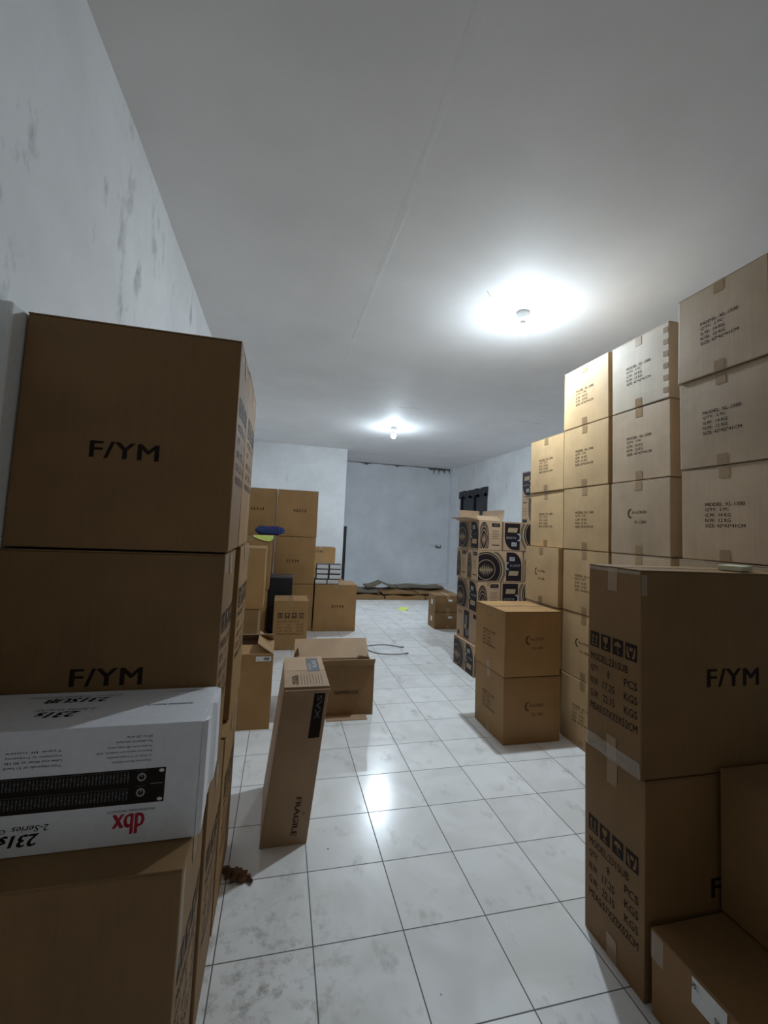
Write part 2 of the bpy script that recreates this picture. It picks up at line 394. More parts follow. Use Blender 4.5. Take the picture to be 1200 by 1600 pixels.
def T(s, cx, cy, w=None, h=None, mat=1, rot=0.0, bold=0.0, italic=0.0, anchor='c', spacing=1.0):
    """text fitted to width w and/or cap height h, centred (or left-anchored) at cx,cy"""
    vs, fs, x0, x1, y0, y1 = text_vf(s, bold=bold, italic=italic, spacing=spacing)
    sx = w / (x1 - x0) if w else None; sy = h / (y1 - y0) if h else None
    if sx is None: sx = sy * 0.92
    if sy is None: sy = sx
    mx = (x0 + x1) / 2 if anchor == 'c' else (x0 if anchor == 'l' else x1); my = (y0 + y1) / 2
    c, s_ = math.cos(rot), math.sin(rot)
    out = []
    for x, y in vs:
        a, b = (x - mx) * sx, (y - my) * sy
        out.append((cx + a * c - b * s_, cy + a * s_ + b * c))
    return (mat, out, fs)
def R4(x0, x1, y0, y1, mat=1, lay=0):
    nu = max(1, int(abs(x1 - x0) / .03)); nv = max(1, int(abs(y1 - y0) / .03))
    v = [(x0 + (x1 - x0) * i / nu, y0 + (y1 - y0) * j / nv) for j in range(nv + 1) for i in range(nu + 1)]
    return (mat, v, [(j * (nu + 1) + i, j * (nu + 1) + i + 1, (j + 1) * (nu + 1) + i + 1, (j + 1) * (nu + 1) + i) for j in range(nv) for i in range(nu)], lay)
def POLY(pts, mat=1, lay=0):
    return (mat, list(pts), [tuple(range(len(pts)))], lay)
def clip(poly, x0, x1, y0, y1):
    def cl(P, f, g):
        o = []
        for i in range(len(P)):
            a, b = P[i - 1], P[i]
            ia, ib = f(a) >= 0, f(b) >= 0
            if ia != ib:
                t = f(a) / (f(a) - f(b)); o.append((a[0] + (b[0] - a[0]) * t, a[1] + (b[1] - a[1]) * t))
            if ib: o.append(b)
        return o
    for f in (lambda p: p[0] - x0, lambda p: x1 - p[0], lambda p: p[1] - y0, lambda p: y1 - p[1]):
        if poly: poly = cl(poly, f, None)
    return poly
def RING(cx, cy, r0, r1, bounds, mat=1, n=40, lay=0, sx=1.0):
    vs, fs = [], []
    for i in range(n):
        a0, a1 = 2 * PI * i / n, 2 * PI * (i + 1) / n
        q = [(cx + sx * r * math.cos(a), cy + r * math.sin(a)) for r, a in ((r0, a0), (r1, a0), (r1, a1), (r0, a1))]
        if r0 == 0: q = q[1:] if False else [(cx, cy), q[1], q[2]]
        q = clip(q, *bounds)
        if len(q) >= 3: fs.append(tuple(range(len(vs), len(vs) + len(q)))); vs += q
    return (mat, vs, fs, lay)
def move(dec, dx, dy, rot180=False):
    s = -1 if rot180 else 1
    return [(d[0], [(x * s + dx, y * s + dy) for x, y in d[1]], d[2], *(d[3:])) for d in dec]

# ------------------------------------------------------------------ carton builder
class Shape:
    """maps box coordinates s in [-1,1]^3 to slightly crooked, slightly bulged box space"""
    def __init__(s, w, d, h, seed, jit=0.0025, bulge=0.003, shear=(0, 0)):
        r = random.Random(seed); s.h = (w / 2, d / 2, h / 2); s.b = bulge; s.sh = shear
        s.J = {(i, j, k): Vector((r.uniform(-jit, jit), r.uniform(-jit, jit), r.uniform(-jit, 0) * .6 if k > 0 else 0.0)) for i in (-1, 1) for j in (-1, 1) for k in (-1, 1)}
    def p(s, a):
        c = [max(-1.0, min(1.0, t)) for t in a]
        v = Vector((a[0] * s.h[0], a[1] * s.h[1], (a[2] + 1) * s.h[2]))
        for (i, j, k), q in s.J.items():
            v += q * ((1 + i * c[0]) * (1 + j * c[1]) * (1 + k * c[2]) / 8)
        for n in range(3):
            if abs(a[n]) >= 0.9999 and not (n == 2 and a[2] < 0):
                o = [c[m] for m in range(3) if m != n]
                v[n] += math.copysign(s.b * (0.35 if n == 2 else 1) * (1 - o[0] ** 2) * (1 - o[1] ** 2), a[n])
        t = (c[2] + 1) / 2
        v.x += s.sh[0] * t; v.y += s.sh[1] * t
        return v
    def face(s, f, u, v, e=0.0007):
        hx, hy, hz = s.h
        cu = {'left': hy, 'right': hy}.get(f, hx)
        cv = {'top': hy}.get(f, hz)
        u = max(-1, min(1, u / cu)); v = max(-1, min(1, v / cv))
        if f == 'left': a = (-1 - e / hx, -u, v)
        elif f == 'right': a = (1 + e / hx, u, v)
        elif f == 'front': a = (u, -1 - e / hy, v)
        elif f == 'back': a = (-u, 1 + e / hy, v)
        else: a = (u, v, 1 + e / hz)
        return s.p(a)

def grid_box(shape, n=6, bevel=0.004):
    bm = bmesh.new(); vd = {}
    def V(a):
        k = tuple(round(t, 4) for t in a)
        if k not in vd: vd[k] = bm.verts.new(shape.p(a))
        return vd[k]
    g = [-1 + 2 * i / n for i in range(n + 1)]
    for ax in range(3):
        for sg in (-1, 1):
            for i in range(n):
                for j in range(n):
                    q = []
                    for (a, b) in ((i, j), (i + 1, j), (i + 1, j + 1), (i, j + 1)):
                        c = [0, 0, 0]; c[ax] = sg; c[(ax + 1) % 3] = g[a]; c[(ax + 2) % 3] = g[b]; q.append(V(c))
                    if sg < 0: q.reverse()
                    bm.faces.new(q)
    if bevel:
        bm.normal_update()
        ed = [e for e in bm.edges if len(e.link_faces) == 2 and e.link_faces[0].normal.dot(e.link_faces[1].normal) < 0.5]
        bmesh.ops.bevel(bm, geom=ed, offset=bevel, segments=2, profile=0.6, affect='EDGES')
    bm.verts.index_update()
    vs = [v.co.copy() for v in bm.verts]; fs = [tuple(v.index for v in f.verts) for f in bm.faces]
    bm.free()
    return vs, fs

def patch(shape, f, u0, u1, v0, v1, e, nu=2, nv=2):
    vs = [shape.face(f, u0 + (u1 - u0) * i / nu, v0 + (v1 - v0) * j / nv, e) for j in range(nv + 1) for i in range(nu + 1)]
    fs = [(j * (nu + 1) + i, j * (nu + 1) + i + 1, (j + 1) * (nu + 1) + i + 1, (j + 1) * (nu + 1) + i) for j in range(nv) for i in range(nu)]
    return vs, fs

SEED = [100]
def carton(label, x0, x1, y0, y1, z0, z1, prints=None, card=None, ink=None, rz=0.0, group=None, seam='x', tape='both', name='cardboard_box',
           tlen=0.05, tw=0.046, bulge=0.003, jit=0.0025, shear=(0, 0), extra=(), flaps=True, tapemat=None, cat='box', flapn=('top_flap', 'top_flap'), lift=0.0):
    SEED[0] += 1
    w, d, h = x1 - x0, y1 - y0, z1 - z0
    t = 0.004 if flaps else 0.0
    root = thing(name, label, cat, ((x0 + x1) / 2, (y0 + y1) / 2, z0), rz, group)
    card = card or CARD; ink = ink or INK
    sh = Shape(w, d, h - t, SEED[0], jit, bulge, shear)
    vs, fs = grid_box(sh); mi = [0] * len(fs)
    mats = [card, ink] + list(extra)
    for f, decs in (prints or {}).items():
        for dc in decs:
            m, dv, df = dc[:3]; lay = dc[3] if len(dc) > 3 else 0
            n = len(vs); vs += [sh.face(f, a, b, 0.0006 + 0.0004 * lay + (0.0041 if f == 'top' else 0)) for a, b in dv]
            fs += [tuple(i + n for i in q) for q in df]; mi += [m] * len(df)
    body = mesh_obj('body', vs, fs, mats, root, mi)
    if flaps:
        hx, hy, hz = sh.h
        gx = 0.0012
        for k in (0, 1):
            if seam == 'x':
                lo, hi = ((-1, -gx / hy) if k == 0 else (gx / hy, 1)); xs = [-1 + 2 * i / 5 for i in range(6)]; ys = [lo + (hi - lo) * i / 3 for i in range(4)]
            else:
                lo, hi = ((-1, -gx / hx) if k == 0 else (gx / hx, 1)); xs = [lo + (hi - lo) * i / 3 for i in range(4)]; ys = [-1 + 2 * i / 5 for i in range(6)]
            fv, ff = [], []; nx, ny = len(xs), len(ys)
            for lev in (0, 1):
                for y in ys:
                    for x in xs:
                        q = sh.p((x, y, 1.0)); q.z += (0.0003 if lev == 0 else t) + lift * (lev * 0 + 1) * (abs(y) if seam == 'x' else abs(x))
                        fv.append(q)
            def I(l, j, i): return l * nx * ny + j * nx + i
            for j in range(ny - 1):
                for i in range(nx - 1):
                    ff.append((I(1, j, i), I(1, j, i + 1), I(1, j + 1, i + 1), I(1, j + 1, i)))
                    ff.append((I(0, j, i), I(0, j + 1, i), I(0, j + 1, i + 1), I(0, j, i + 1)))
            for i in range(nx - 1):
                ff.append((I(0, 0, i), I(0, 0, i + 1), I(1, 0, i + 1), I(1, 0, i))); ff.append((I(0, ny - 1, i + 1), I(0, ny - 1, i), I(1, ny - 1, i), I(1, ny - 1, i + 1)))
            for j in range(ny - 1):
                ff.append((I(0, j + 1, 0), I(0, j, 0), I(1, j, 0), I(1, j + 1, 0))); ff.append((I(0, j, nx - 1), I(0, j + 1, nx - 1), I(1, j + 1, nx - 1), I(1, j, nx - 1)))
            mesh_obj(flapn[k], fv, ff, card, root)
    if tape:
        tm = tapemat or TAPE
        hz = h / 2 - t / 2
        ends = ('left', 'right') if seam == 'x' else ('front', 'back')
        # strip over the top, folded down both ends
        vs2, fs2 = [], []
        def addp(pv, pf):
            n = len(vs2); vs2.extend(pv); fs2.extend([tuple(i + n for i in q) for q in pf])
        if seam == 'x': addp(*patch(sh, 'top', -w / 2, w / 2, -tw / 2, tw / 2, t + 0.0010, 6, 1))
        else: addp(*patch(sh, 'top', -tw / 2, tw / 2, -d / 2, d / 2, t + 0.0010, 1, 6))
        for e in ends: addp(*patch(sh, e, -tw / 2, tw / 2, hz - tlen, hz + 0.001, 0.0012, 1, 2))
        mesh_obj('tape', vs2, fs2, tm, root)
        if tape == 'both':
            for e in ends[:1]:
                pv, pf = patch(sh, e, -tw / 2, tw / 2, -hz + 0.004, -hz + tlen, 0.0012, 1, 2)
                mesh_obj('tape', pv, pf, tm, root)
    root_shape[root.name] = sh
    return root
root_shape = {}

def sticker(root, f, u0, u1, v0, v1, mat=None, marks=(), label=None, name='label'):
    sh = root_shape[root.name]
    vs, fs = patch(sh, f, u0, u1, v0, v1, 0.0016, 2, 1); mi = [0] * len(fs)
    for dc in marks:
        n = len(vs); vs += [sh.face(f, a, b, 0.0021) for a, b in dc[1]]; fs += [tuple(i + n for i in q) for q in dc[2]]; mi += [1] * len(dc[2])
    o = mesh_obj(name, vs, fs, [mat or LABEL, INK], root, mi)
    if label: o['label'] = label
    return o

# --- print layouts
def xl_text(cx=0.0, cy=-0.005, sc=1.0, m=1):
    w = 0.17 * sc; x = cx - w / 2; lh = 0.0235 * sc; h = 0.0155 * sc
    y = cy + 2 * lh
    rows = [("MODEL: XL-1500", w), ("Q'TY:  2 PC", w * .62), ("G.W:  14 KG", w * .66), ("N.W:  12 KG", w * .66), ("SIZE: 42*42*41CM", w)]
    return [T(s, x, y - i * lh, ww, h, m, anchor='l', bold=0.012) for i, (s, ww) in enumerate(rows)]
def swirl(cx, cy, r, m=1):
    vs, fs = [], []; n = 16
    for i in range(n + 1):
        a = math.radians(70 + 230 * i / n); wd = r * 0.26 * math.sin(PI * (i + .6) / (n + 1.2)) + r * .05
        for rr in (r - wd, r + wd): vs.append((cx + rr * .75 * math.cos(a), cy + rr * math.sin(a)))
    for i in range(n): fs.append((2 * i, 2 * i + 1, 2 * i + 3, 2 * i + 2))
    return (m, vs, fs)
def aloud(cx=0.0, cy=0.0, sc=1.0, m=1, sub="XL-1500"):
    o = [swirl(cx - 0.048 * sc, cy + 0.024 * sc, 0.022 * sc, m), T("A-LOUD", cx + 0.008 * sc, cy + 0.030 * sc, 0.095 * sc, 0.016 * sc, m, bold=0.015)]
    if sub: o.append(T(sub, cx + 0.012 * sc, cy - 0.022 * sc, 0.075 * sc, 0.015 * sc, m, bold=0.01))
    return o
def fym(cx=0.0, cy=0.0, w=0.165, rot=0.0, m=1): return [T("F/YM", cx, cy, w, w * 0.27, m, rot=rot, bold=0.022, spacing=1.08)]
def icons(cx, cy, s, gap, bg=1, fg=0):
    """four handling marks: this way up, fragile glass, umbrella, careful hands"""
    o = []
    for k in range(4):
        x = cx + (k - 1.5) * (s + gap); q = s / 2
        def P(*pts, lay=1): o.append(POLY([(x + a * q, cy + b * q * 1.15) for a, b in pts], fg, lay))
        o.append(R4(x - q, x + q, cy - q * 1.15, cy + q * 1.15, bg))
        if k == 0:
            for d in (-.4, .4):
                P((d - .1, -.5), (d + .1, -.5), (d + .1, .3), (d - .1, .3)); P((d - .26, .25), (d + .26, .25), (d, .7))
            P((-.75, -.75), (.75, -.75), (.75, -.62), (-.75, -.62))
        elif k == 1:
            P((-.5, .75), (-.45, .2), (-.15, -.1), (.15, -.1), (.45, .2), (.5, .75)); P((-.07, -.1), (-.07, -.6), (.07, -.6), (.07, -.1)); P((-.4, -.75), (.4, -.75), (.4, -.6), (-.4, -.6))
        elif k == 2:
            P((-.7, .1), (-.5, .5), (0, .72), (.5, .5), (.7, .1)); P((-.06, .1), (-.06, -.6), (.06, -.6), (.06, .1)); P((.06, -.6), (.06, -.75), (.35, -.75), (.35, -.6))
        else:
            P((-.3, .55), (.3, .55), (.3, .1), (-.3, .1)); P((-.75, .6), (-.6, .6), (-.35, -.2), (-.15, -.75), (-.55, -.75), (-.75, -.2)); P((.75, .6), (.75, -.2), (.55, -.75), (.15, -.75), (.35, -.2), (.6, .6))
    return o
def ship_lines(cx, cy, w, lh, h, m=1):
    x = cx - w / 2
    o = [T("MODEL:231SUB", x, cy, w * .83, h, m, anchor='l', bold=.01)]
    for i, (a, b, c) in enumerate((("QTY", "8", "PCS"), ("N.W:", "17.25", "KGS"), ("G.W:", "22.15", "KGS"))):
        y = cy - (i + 1) * lh
        o.append(T(a, x, y, w * .2, h, m, anchor='l', bold=.01)); o.append(T(b, x + w * .43, y, w * (.26 if len(b) > 1 else .05), h, m, bold=.01)); o.append(T(c, x + w, y, w * .25, h, m, anchor='r', bold=.01))
    o.append(T("MEAS:57X32X52CM", x, cy - 4 * lh, w, h, m, anchor='l', bold=.01))
    return o
def fade(d, m): return [(m, *x[1:]) for x in d]

# ------------------------------------------------------------------ right-hand wall of cartons
GX = 'square cartons stacked along the right wall'
cols = [  # face x, y0, y1, height step, rows, near/far words
    (1.850, 1.240, 1.645, 0.4210, 6), (1.937, 1.778, 2.178, 0.4195, 6), (1.937, 2.206, 2.632, 0.4195, 6), (1.937, 2.648, 3.062, 0.4195, 5)]
colw = ['nearest right-wall column', 'second right-wall column', 'third right-wall column', 'farthest right-wall column']
roww = {6: ['floor level', 'second from the floor', 'third from the floor', 'third from the top', 'second from the top', 'topmost'],
        5: ['floor level', 'second from the floor', 'middle', 'second from the top', 'topmost']}
rj = random.Random(9)
for ci, (fx, y0, y1, st, nrow) in enumerate(cols):
    for r in range(nrow):
        dx = rj.uniform(-.008, .008); dy = rj.uniform(-.004, .004)
        logo = (ci, r) in ((1, 3), (2, 1), (3, 2), (3, 1))
        faded = (ci, r) == (1, 5)
        pr = aloud(0, 0, 1.05) if logo else xl_text()
        card = CARD_PALE if faded else (CARD_GREY if ci == 0 or (ci == 1 and r < 5) else CARD_TAN)
        desc = ('whitish faded carton with barely legible print' if faded else ('carton with small swirl logo' if logo else 'carton with five printed text lines'))
        if ci == 3 and r in (1, 2): dx -= .018
        c = carton('%s, %s in the %s' % (desc, roww[nrow][r], colw[ci]), fx + dx, fx + dx + .415, y0 + dy, y1 + dy, r * st, (r + 1) * st - .004,
                   {'left': pr, 'front': aloud(0, 0, 1.0) if not logo else xl_text()}, card=card, ink=INK_FAINT if faded else INK_SOFT if ci else INK, group=GX, bulge=.004)
        if faded:
            sh = root_shape[c.name]
            for q in range(6):
                v = .17 - q * .066
                pv, pf = patch(sh, 'left', .165, .196, v - .016, v + .012, .0014, 1, 1)
                o = mesh_obj('torn_patch', pv, pf, CARD_DARK, c)
# two lower cartons standing in front of the wall of cartons
for r in (0, 1):
    carton(('lower carton of the pair on the tiles before the right wall of cartons' if r == 0 else 'upper carton, top in view, of the pair before the right wall of cartons'),
           1.445 - .008 * r, 1.86 - .008 * r, 2.535, 2.945, r * .421, (r + 1) * .421 - .004, {'front': aloud(.02, .0, 1.1), 'left': xl_text()}, card=CARD, ink=INK_SOFT,
           group='pair of cartons in front of the right-hand wall', rz=0.01 * r, seam='x')

# ------------------------------------------------------------------ printed speaker cartons further back
def art_long(L_, H_, flip=False):
    bx = (-L_ / 2 + .004, L_ / 2 - .004, -H_ / 2 + .012, H_ / 2 - .012)
    cx, cy = -L_ / 2 + .085, -H_ / 2 + .115
    xm = .055
    b1 = (bx[0], xm, bx[2], bx[3])
    o = [RING(cx, cy, 0, .205, b1, 1, 48)]
    for a, b in ((.09, .096), (.150, .156), (.168, .186), (.194, .199)): o.append(RING(cx, cy, a, b, b1, 2, 48, 1))
    for k, hgt in enumerate((.035, .06, .075, .06, .07, .05, .03)):
        x = cx - .06 + k * .02
        o.append(POLY([(x - .007, cy), (x, cy + hgt * .8), (x + .007, cy), (x, cy - hgt * .9)], 2, 1))
    o.append(R4(cx - .075, cx + .075, cy - .002, cy + .002, 2, 1))
    R = .1; x1 = L_ / 2 - .012; y1 = bx[3]; y0 = bx[2]
    pts = [(xm + .006, y0), (x1, y0), (x1, y1 - R * 1.3)] + [(x1 - R + R * math.cos(a), y1 - R * 1.3 + R * 1.3 * math.sin(a)) for a in [PI / 2 * i / 8 for i in range(1, 9)]] + [(xm + .006, y1)]
    o.append(POLY(pts, 1))
    xc = (xm + x1) / 2
    o.append(R4(xc - .045, xc + .01, .055, .092, 3, 1))
    o.append(T('AMP', xc - .018, .073, .035, .02, 1)[:3] + (2,))
    s = swirl(xc - .06, .005, .032, 3); o.append((s[0], s[1], s[2], 1))
    o.append(T('A-LOUD', xc + .015, .012, .11, .022, 3, bold=.02)[:3] + (1,))
    o.append(POLY([(xc - .055, -.085), (xc + .045, -.085), (xc + .055, -.04), (xc - .045, -.04)], 2, 1))
    return move(o, 0, 0, flip)
def art_end(W_, H_, flip=False):
    b1 = (-W_ / 2 + .006, -.008, -H_ / 2 + .014, H_ / 2 - .014)
    cx, cy = -W_ / 2 + .05, -H_ / 2 + .1
    o = [RING(cx, cy, 0, .165, b1, 1, 40, 0, .33)]
    for a, b in ((.085, .095), (.118, .128), (.142, .148)): o.append(RING(cx, cy, a, b, b1, 2, 40, 1, .33))
    for k, hgt in enumerate((.05, .075, .06)):
        x = cx - .012 + k * .012
        o.append(POLY([(x - .004, cy), (x, cy + hgt), (x + .004, cy), (x, cy - hgt)], 2, 1))
    o.append(R4(.012, W_ / 2 - .022, H_ / 2 - .055, H_ / 2 - .02, 1))
    o.append(T('A-LOUD', (.012 + W_ / 2 - .022) / 2, H_ / 2 - .037, .05, .01, 3)[:3] + (1,))
    for k in range(5): o.append(R4(.014, W_ / 2 - .03 - .01 * (k % 2), .045 - k * .018, .048 - k * .018, 4))
    o.append(R4(.014, W_ / 2 - .025, -.095, -.085, 4))
    return move(o, 0, 0, flip)
def art_side(L_, H_):
    o = [R4(-.06, .06, -H_ / 2 + .02, H_ / 2 - .015, 1), R4(-.035, .02, .0, .09, 5, 1), RING(.02, -.07, 0, .035, (-1, 1, -1, 1), 5, 20, 1), RING(-.02, -.02, 0, .025, (-1, 1, -1, 1), 2, 20, 1),
         R4(L_ / 2 - .09, L_ / 2 - .02, H_ / 2 - .06, H_ / 2 - .02, 1), R4(-L_ / 2 + .03, -L_ / 2 + .08, -H_ / 2 + .02, -H_ / 2 + .06, 1)]
    for k in range(3): o.append(R4(-L_ / 2 + .03, -L_ / 2 + .12, H_ / 2 - .04 - k * .012, H_ / 2 - .036 - k * .012, 4))
    return o
XM = (ART_TAN, SILVER, INK_SOFT, GREY_PRINT)
GS = 'printed cartons with black artwork stacked by the right wall'
LB, WB = .472, .238
def art_box(label, x0, y0, z0, z1, along='y', left=None, front=None, w=None, group=GS):
    H_ = z1 - z0
    dx, dy = (LB, WB) if along == 'x' else (WB, LB)
    mk = {'L': lambda l: art_long(l, H_), 'Lf': lambda l: art_long(l, H_, True), 'E': lambda l: art_end(l, H_), 'Ef': lambda l: art_end(l, H_, True), 'S': lambda l: art_side(l, H_)}
    pr = {}
    if left: pr['left'] = mk[left](dy)
    if front: pr['front'] = mk[front](dx)
    return carton(label, x0, x0 + dx, y0, y0 + dy, z0, z1 - .003, pr, card=CARD_INNER, ink=INK_ART, extra=XM, group=group, seam=along, tape='top', tw=.04, tlen=.03, bulge=.0003, jit=.0012)
Z = [0, .288, .588, .885, 1.183, 1.463]
art_box('printed artwork carton on the floor at the aisle corner of the speaker carton stack', 1.803, 3.722, Z[0], Z[1], 'y', 'L', 'E')
art_box('printed artwork carton on the floor inside the speaker carton stack', 2.05, 3.722, Z[0], Z[1], 'x', None, 'L')
art_box('carton with product picture on its aisle side, second level of the speaker carton stack', 1.828, 3.722, Z[1], Z[2], 'y', 'S', 'E')
art_box('printed artwork carton, second level, right of the product picture carton', 2.075, 3.722, Z[1], Z[2], 'x', None, 'L')
art_box('printed artwork carton, aisle corner of the middle level of the speaker carton stack', 1.822, 3.722, Z[2], Z[3], 'y', 'L', 'E')
art_box('carton with upside-down black artwork, middle level, right of the corner carton', 2.07, 3.722, Z[2], Z[3], 'x', None, 'Lf')
art_box('carton showing the big round wave emblem in the speaker carton stack', 1.818, 3.722, Z[3], Z[4], 'x', 'E', 'L')
art_box('carton behind the big round emblem carton, its narrow end facing the aisle', 1.812, 3.965, Z[3], Z[4], 'x', 'E', None)
art_box('carton immediately right of the big round emblem carton', 2.305, 3.722, Z[3], Z[4], 'y', None, 'E')
art_box('carton with upside-down black artwork on the top level beside the open one', 2.078, 3.722, Z[4], Z[5], 'x', None, 'Lf')
for k in range(5):   # support under the raised cartons
    art_box('artwork carton buried at the back of the speaker carton stack, ' + ('floor level', 'second level', 'third level', 'fourth level', 'fifth level')[k], 2.62, 3.83, Z[k], Z[k + 1], 'y', 'L', None, group='buried artwork cartons')
art_box('raised narrow-ended artwork carton, directly under the highest artwork carton', 2.62, 4.064, Z[5], 1.765, 'x', 'Ef', None, group='raised cartons at the back of the stack')
art_box('raised artwork carton mostly hidden by the plain cartons, before its narrow-ended twin', 2.62, 3.822, Z[5], 1.765, 'x', 'E', None, group='raised cartons at the back of the stack')
art_box('highest of the artwork cartons, black print, beside the wall of plain cartons', 2.62, 3.83, 1.768, 2.055, 'y', 'Lf', None, group='raised cartons at the back of the stack')

# open carton builder
def open_carton(label, x0, x1, y0, y1, z0, H, flaps, card=CARD, prints=None, group=None, inner=CARD_INNER, extra=(), ink=INK_SOFT, name='open_cardboard_box', left=None):
    """flaps: side -> (length, angle from upright towards outside in degrees)"""
    SEED[0] += 1
    w, d = x1 - x0, y1 - y0; t = .004; hx, hy = w / 2, d / 2
    root = thing(name, label, 'box', ((x0 + x1) / 2, (y0 + y1) / 2, z0), 0, group)
    vs = [(-hx, -hy, 0), (hx, -hy, 0), (hx, hy, 0), (-hx, hy, 0), (-hx, -hy, H), (hx, -hy, H), (hx, hy, H), (-hx, hy, H)]
    a, b = hx - t, hy - t
    vs += [(-a, -b, t), (a, -b, t), (a, b, t), (-a, b, t), (-a, -b, H), (a, -b, H), (a, b, H), (-a, b, H)]
    fs = [(0, 3, 2, 1), (0, 1, 5, 4), (1, 2, 6, 5), (2, 3, 7, 6), (3, 0, 4, 7), (8, 9, 10, 11), (9, 8, 12, 13), (10, 9, 13, 14), (11, 10, 14, 15), (8, 11, 15, 12), (4, 5, 13, 12), (5, 6, 14, 13), (6, 7, 15, 14), (7, 4, 12, 15)]
    mi = [0] * 5 + [2] * 9
    sh = Shape(w, d, H, SEED[0], 0, 0)
    mats = [card, ink, inner] + list(extra)
    for f, decs in (prints or {}).items():
        for dc in decs:
            n = len(vs); vs += [tuple(sh.face(f, p, q, .0007 + .0004 * (dc[3] if len(dc) > 3 else 0))) for p, q in dc[1]]
            fs += [tuple(i + n for i in q) for q in dc[2]]; mi += [dc[0]] * len(dc[2])
    mesh_obj('body', vs, fs, mats, root, mi)
    root_shape[root.name] = sh
    for side, (ln, ang) in flaps.items():
        s, c = math.sin(math.radians(ang)), math.cos(math.radians(ang))
        nx, ny = {'front': (0, -1), 'back': (0, 1), 'left': (-1, 0), 'right': (1, 0)}[side]
        tx, ty = -ny, nx
        hw_ = (hx if nx == 0 else hy) - .002; ho = hy if nx == 0 else hx
        v = []
        n = 4
        for l in range(n + 1):
            q = l / n; bend = 0.006 * math.sin(q * PI) 
            for tt in (0, 1):
                for sg in (-1, 1):
                    ww = hw_ * (1 - .035 * q)
                    out = ho - t / 2 + s * ln * q + (c * (t * (tt - .5)) ) + c * bend
                    up = H + .001 + c * ln * q - s * t * (tt - .5) * -1 * -1 + s * bend
                    v.append((nx * out + tx * ww * sg, ny * out + ty * ww * sg, up))
        f = []; fm = []
        for l in range(n):
            fm += [0, 1, 0, 0]; k = l * 4
            f += [(k, k + 1, k + 5, k + 4), (k + 2, k + 6, k + 7, k + 3), (k, k + 4, k + 6, k + 2), (k + 1, k + 3, k + 7, k + 5)]
        f += [(0, 2, 3, 1), (n * 4, n * 4 + 1, n * 4 + 3, n * 4 + 2)]
        mesh_obj('flap', v, f, [inner, card], root, fm + [0, 0])
    return root

open_carton('open printed carton with raised flaps on top of the speaker carton stack', 1.822, 2.06, 3.722, 4.194, Z[4], .277, {'left': (.12, 78), 'right': (.115, 14), 'front': (.10, -62), 'back': (.115, 8)},
            card=CARD_INNER, prints={'left': art_long(LB, .277), 'front': art_end(WB, .277)}, extra=XM[0:0] + (SILVER, INK_SOFT), ink=INK_ART, group=GS)

# ------------------------------------------------------------------ left stack near the camera
def fym_right(H_, D_): return icons(0, .12, D_ * .17, D_ * .05, 1, 0) + ship_lines(0, .06, D_ * .8, .038, .022)
GL = 'large cartons stacked against the left wall near the camera'
mid_label = ', front column of the left stack'
X0, X1 = -.668, -.142
for r, (lab, pr) in enumerate((('bottom carton hidden low behind the white box, front column of the left stack', fym()),
                               ('big carton printed F/YM just above the white box, middle of the front left column', fym(.0, -.005)),
                               ('big carton printed F/YM at the top of the front left column', fym(-.01, -.04)))):
    z0 = (0, .628, 1.252)[r]; z1 = (.622, 1.247, 1.852)[r]
    dx = (0, -.004, 0)[r]
    c = carton(lab, X0 + dx, X1 + dx, 1.245, 1.53 if r != 1 else 1.50, z0, z1, {'front': pr, 'right': fym_right(.6, .28)}, card=CARD_DARK, group=GL, seam='x', bulge=.006, tw=.05, tlen=.06)
    if r: 
        sh = root_shape[c.name]; hz = (z1 - z0) / 2
        pv, pf = patch(sh, 'right', -.13, -.09, hz - .05, hz - .002, .0018, 3, 3)
        mesh_obj('clear_tape', pv, pf, CLEAR, c)
for r, lab in enumerate(('bottom carton of the second left column, beside the bare tiles', 'middle carton of the second left column, behind the dark gap', 'top carton of the second left column, just its lit side showing')):
    z0 = (0, .628, 1.252)[r]; z1 = (.622, 1.247, 1.868)[r]; y0 = (1.545, 1.655, 1.545)[r]
    c = carton(lab, X0, X1 + (.003, .002, -.002)[r], y0, (1.96, 2.01, 1.96)[r], z0, z1, {'right': fym_right(.6, .38)}, card=CARD, group=GL, seam='x', bulge=.006, tw=.05, tlen=.06)
    sh = root_shape[c.name]; hz = (z1 - z0) / 2
    pv, pf = patch(sh, 'right', .10, .19, hz - .16, hz - .002, .002, 4, 4)
    mesh_obj('clear_tape', pv, pf, CLEAR, c)
# low carton in front that carries the white equalizer box
c = carton('large blank carton at the lower left edge, carrying the white equalizer box', -.69, -.149, .945, 1.226, 0, .655, {'right': fym_right(.6, .28)}, card=CARD_DARK, group=GL, seam='x', bulge=.005, tw=.05, tlen=.07)
sh = root_shape[c.name]
pv, pf = patch(sh, 'right', -.139, -.112, .13, .322, .002, 3, 6); mesh_obj('clear_tape', pv, pf, CLEAR, c)
# foam slab between stack and wall
o = mesh_obj('foam_slab', *box_vf(-.020, .020, -.17, .12, 0, 1.852), FOAM); o.location = (-.691, 1.36, 0); add_bevel(o, .008, 3)
tag(o, 'narrow white foam slab upright between the left carton stack and the wall', 'foam board')

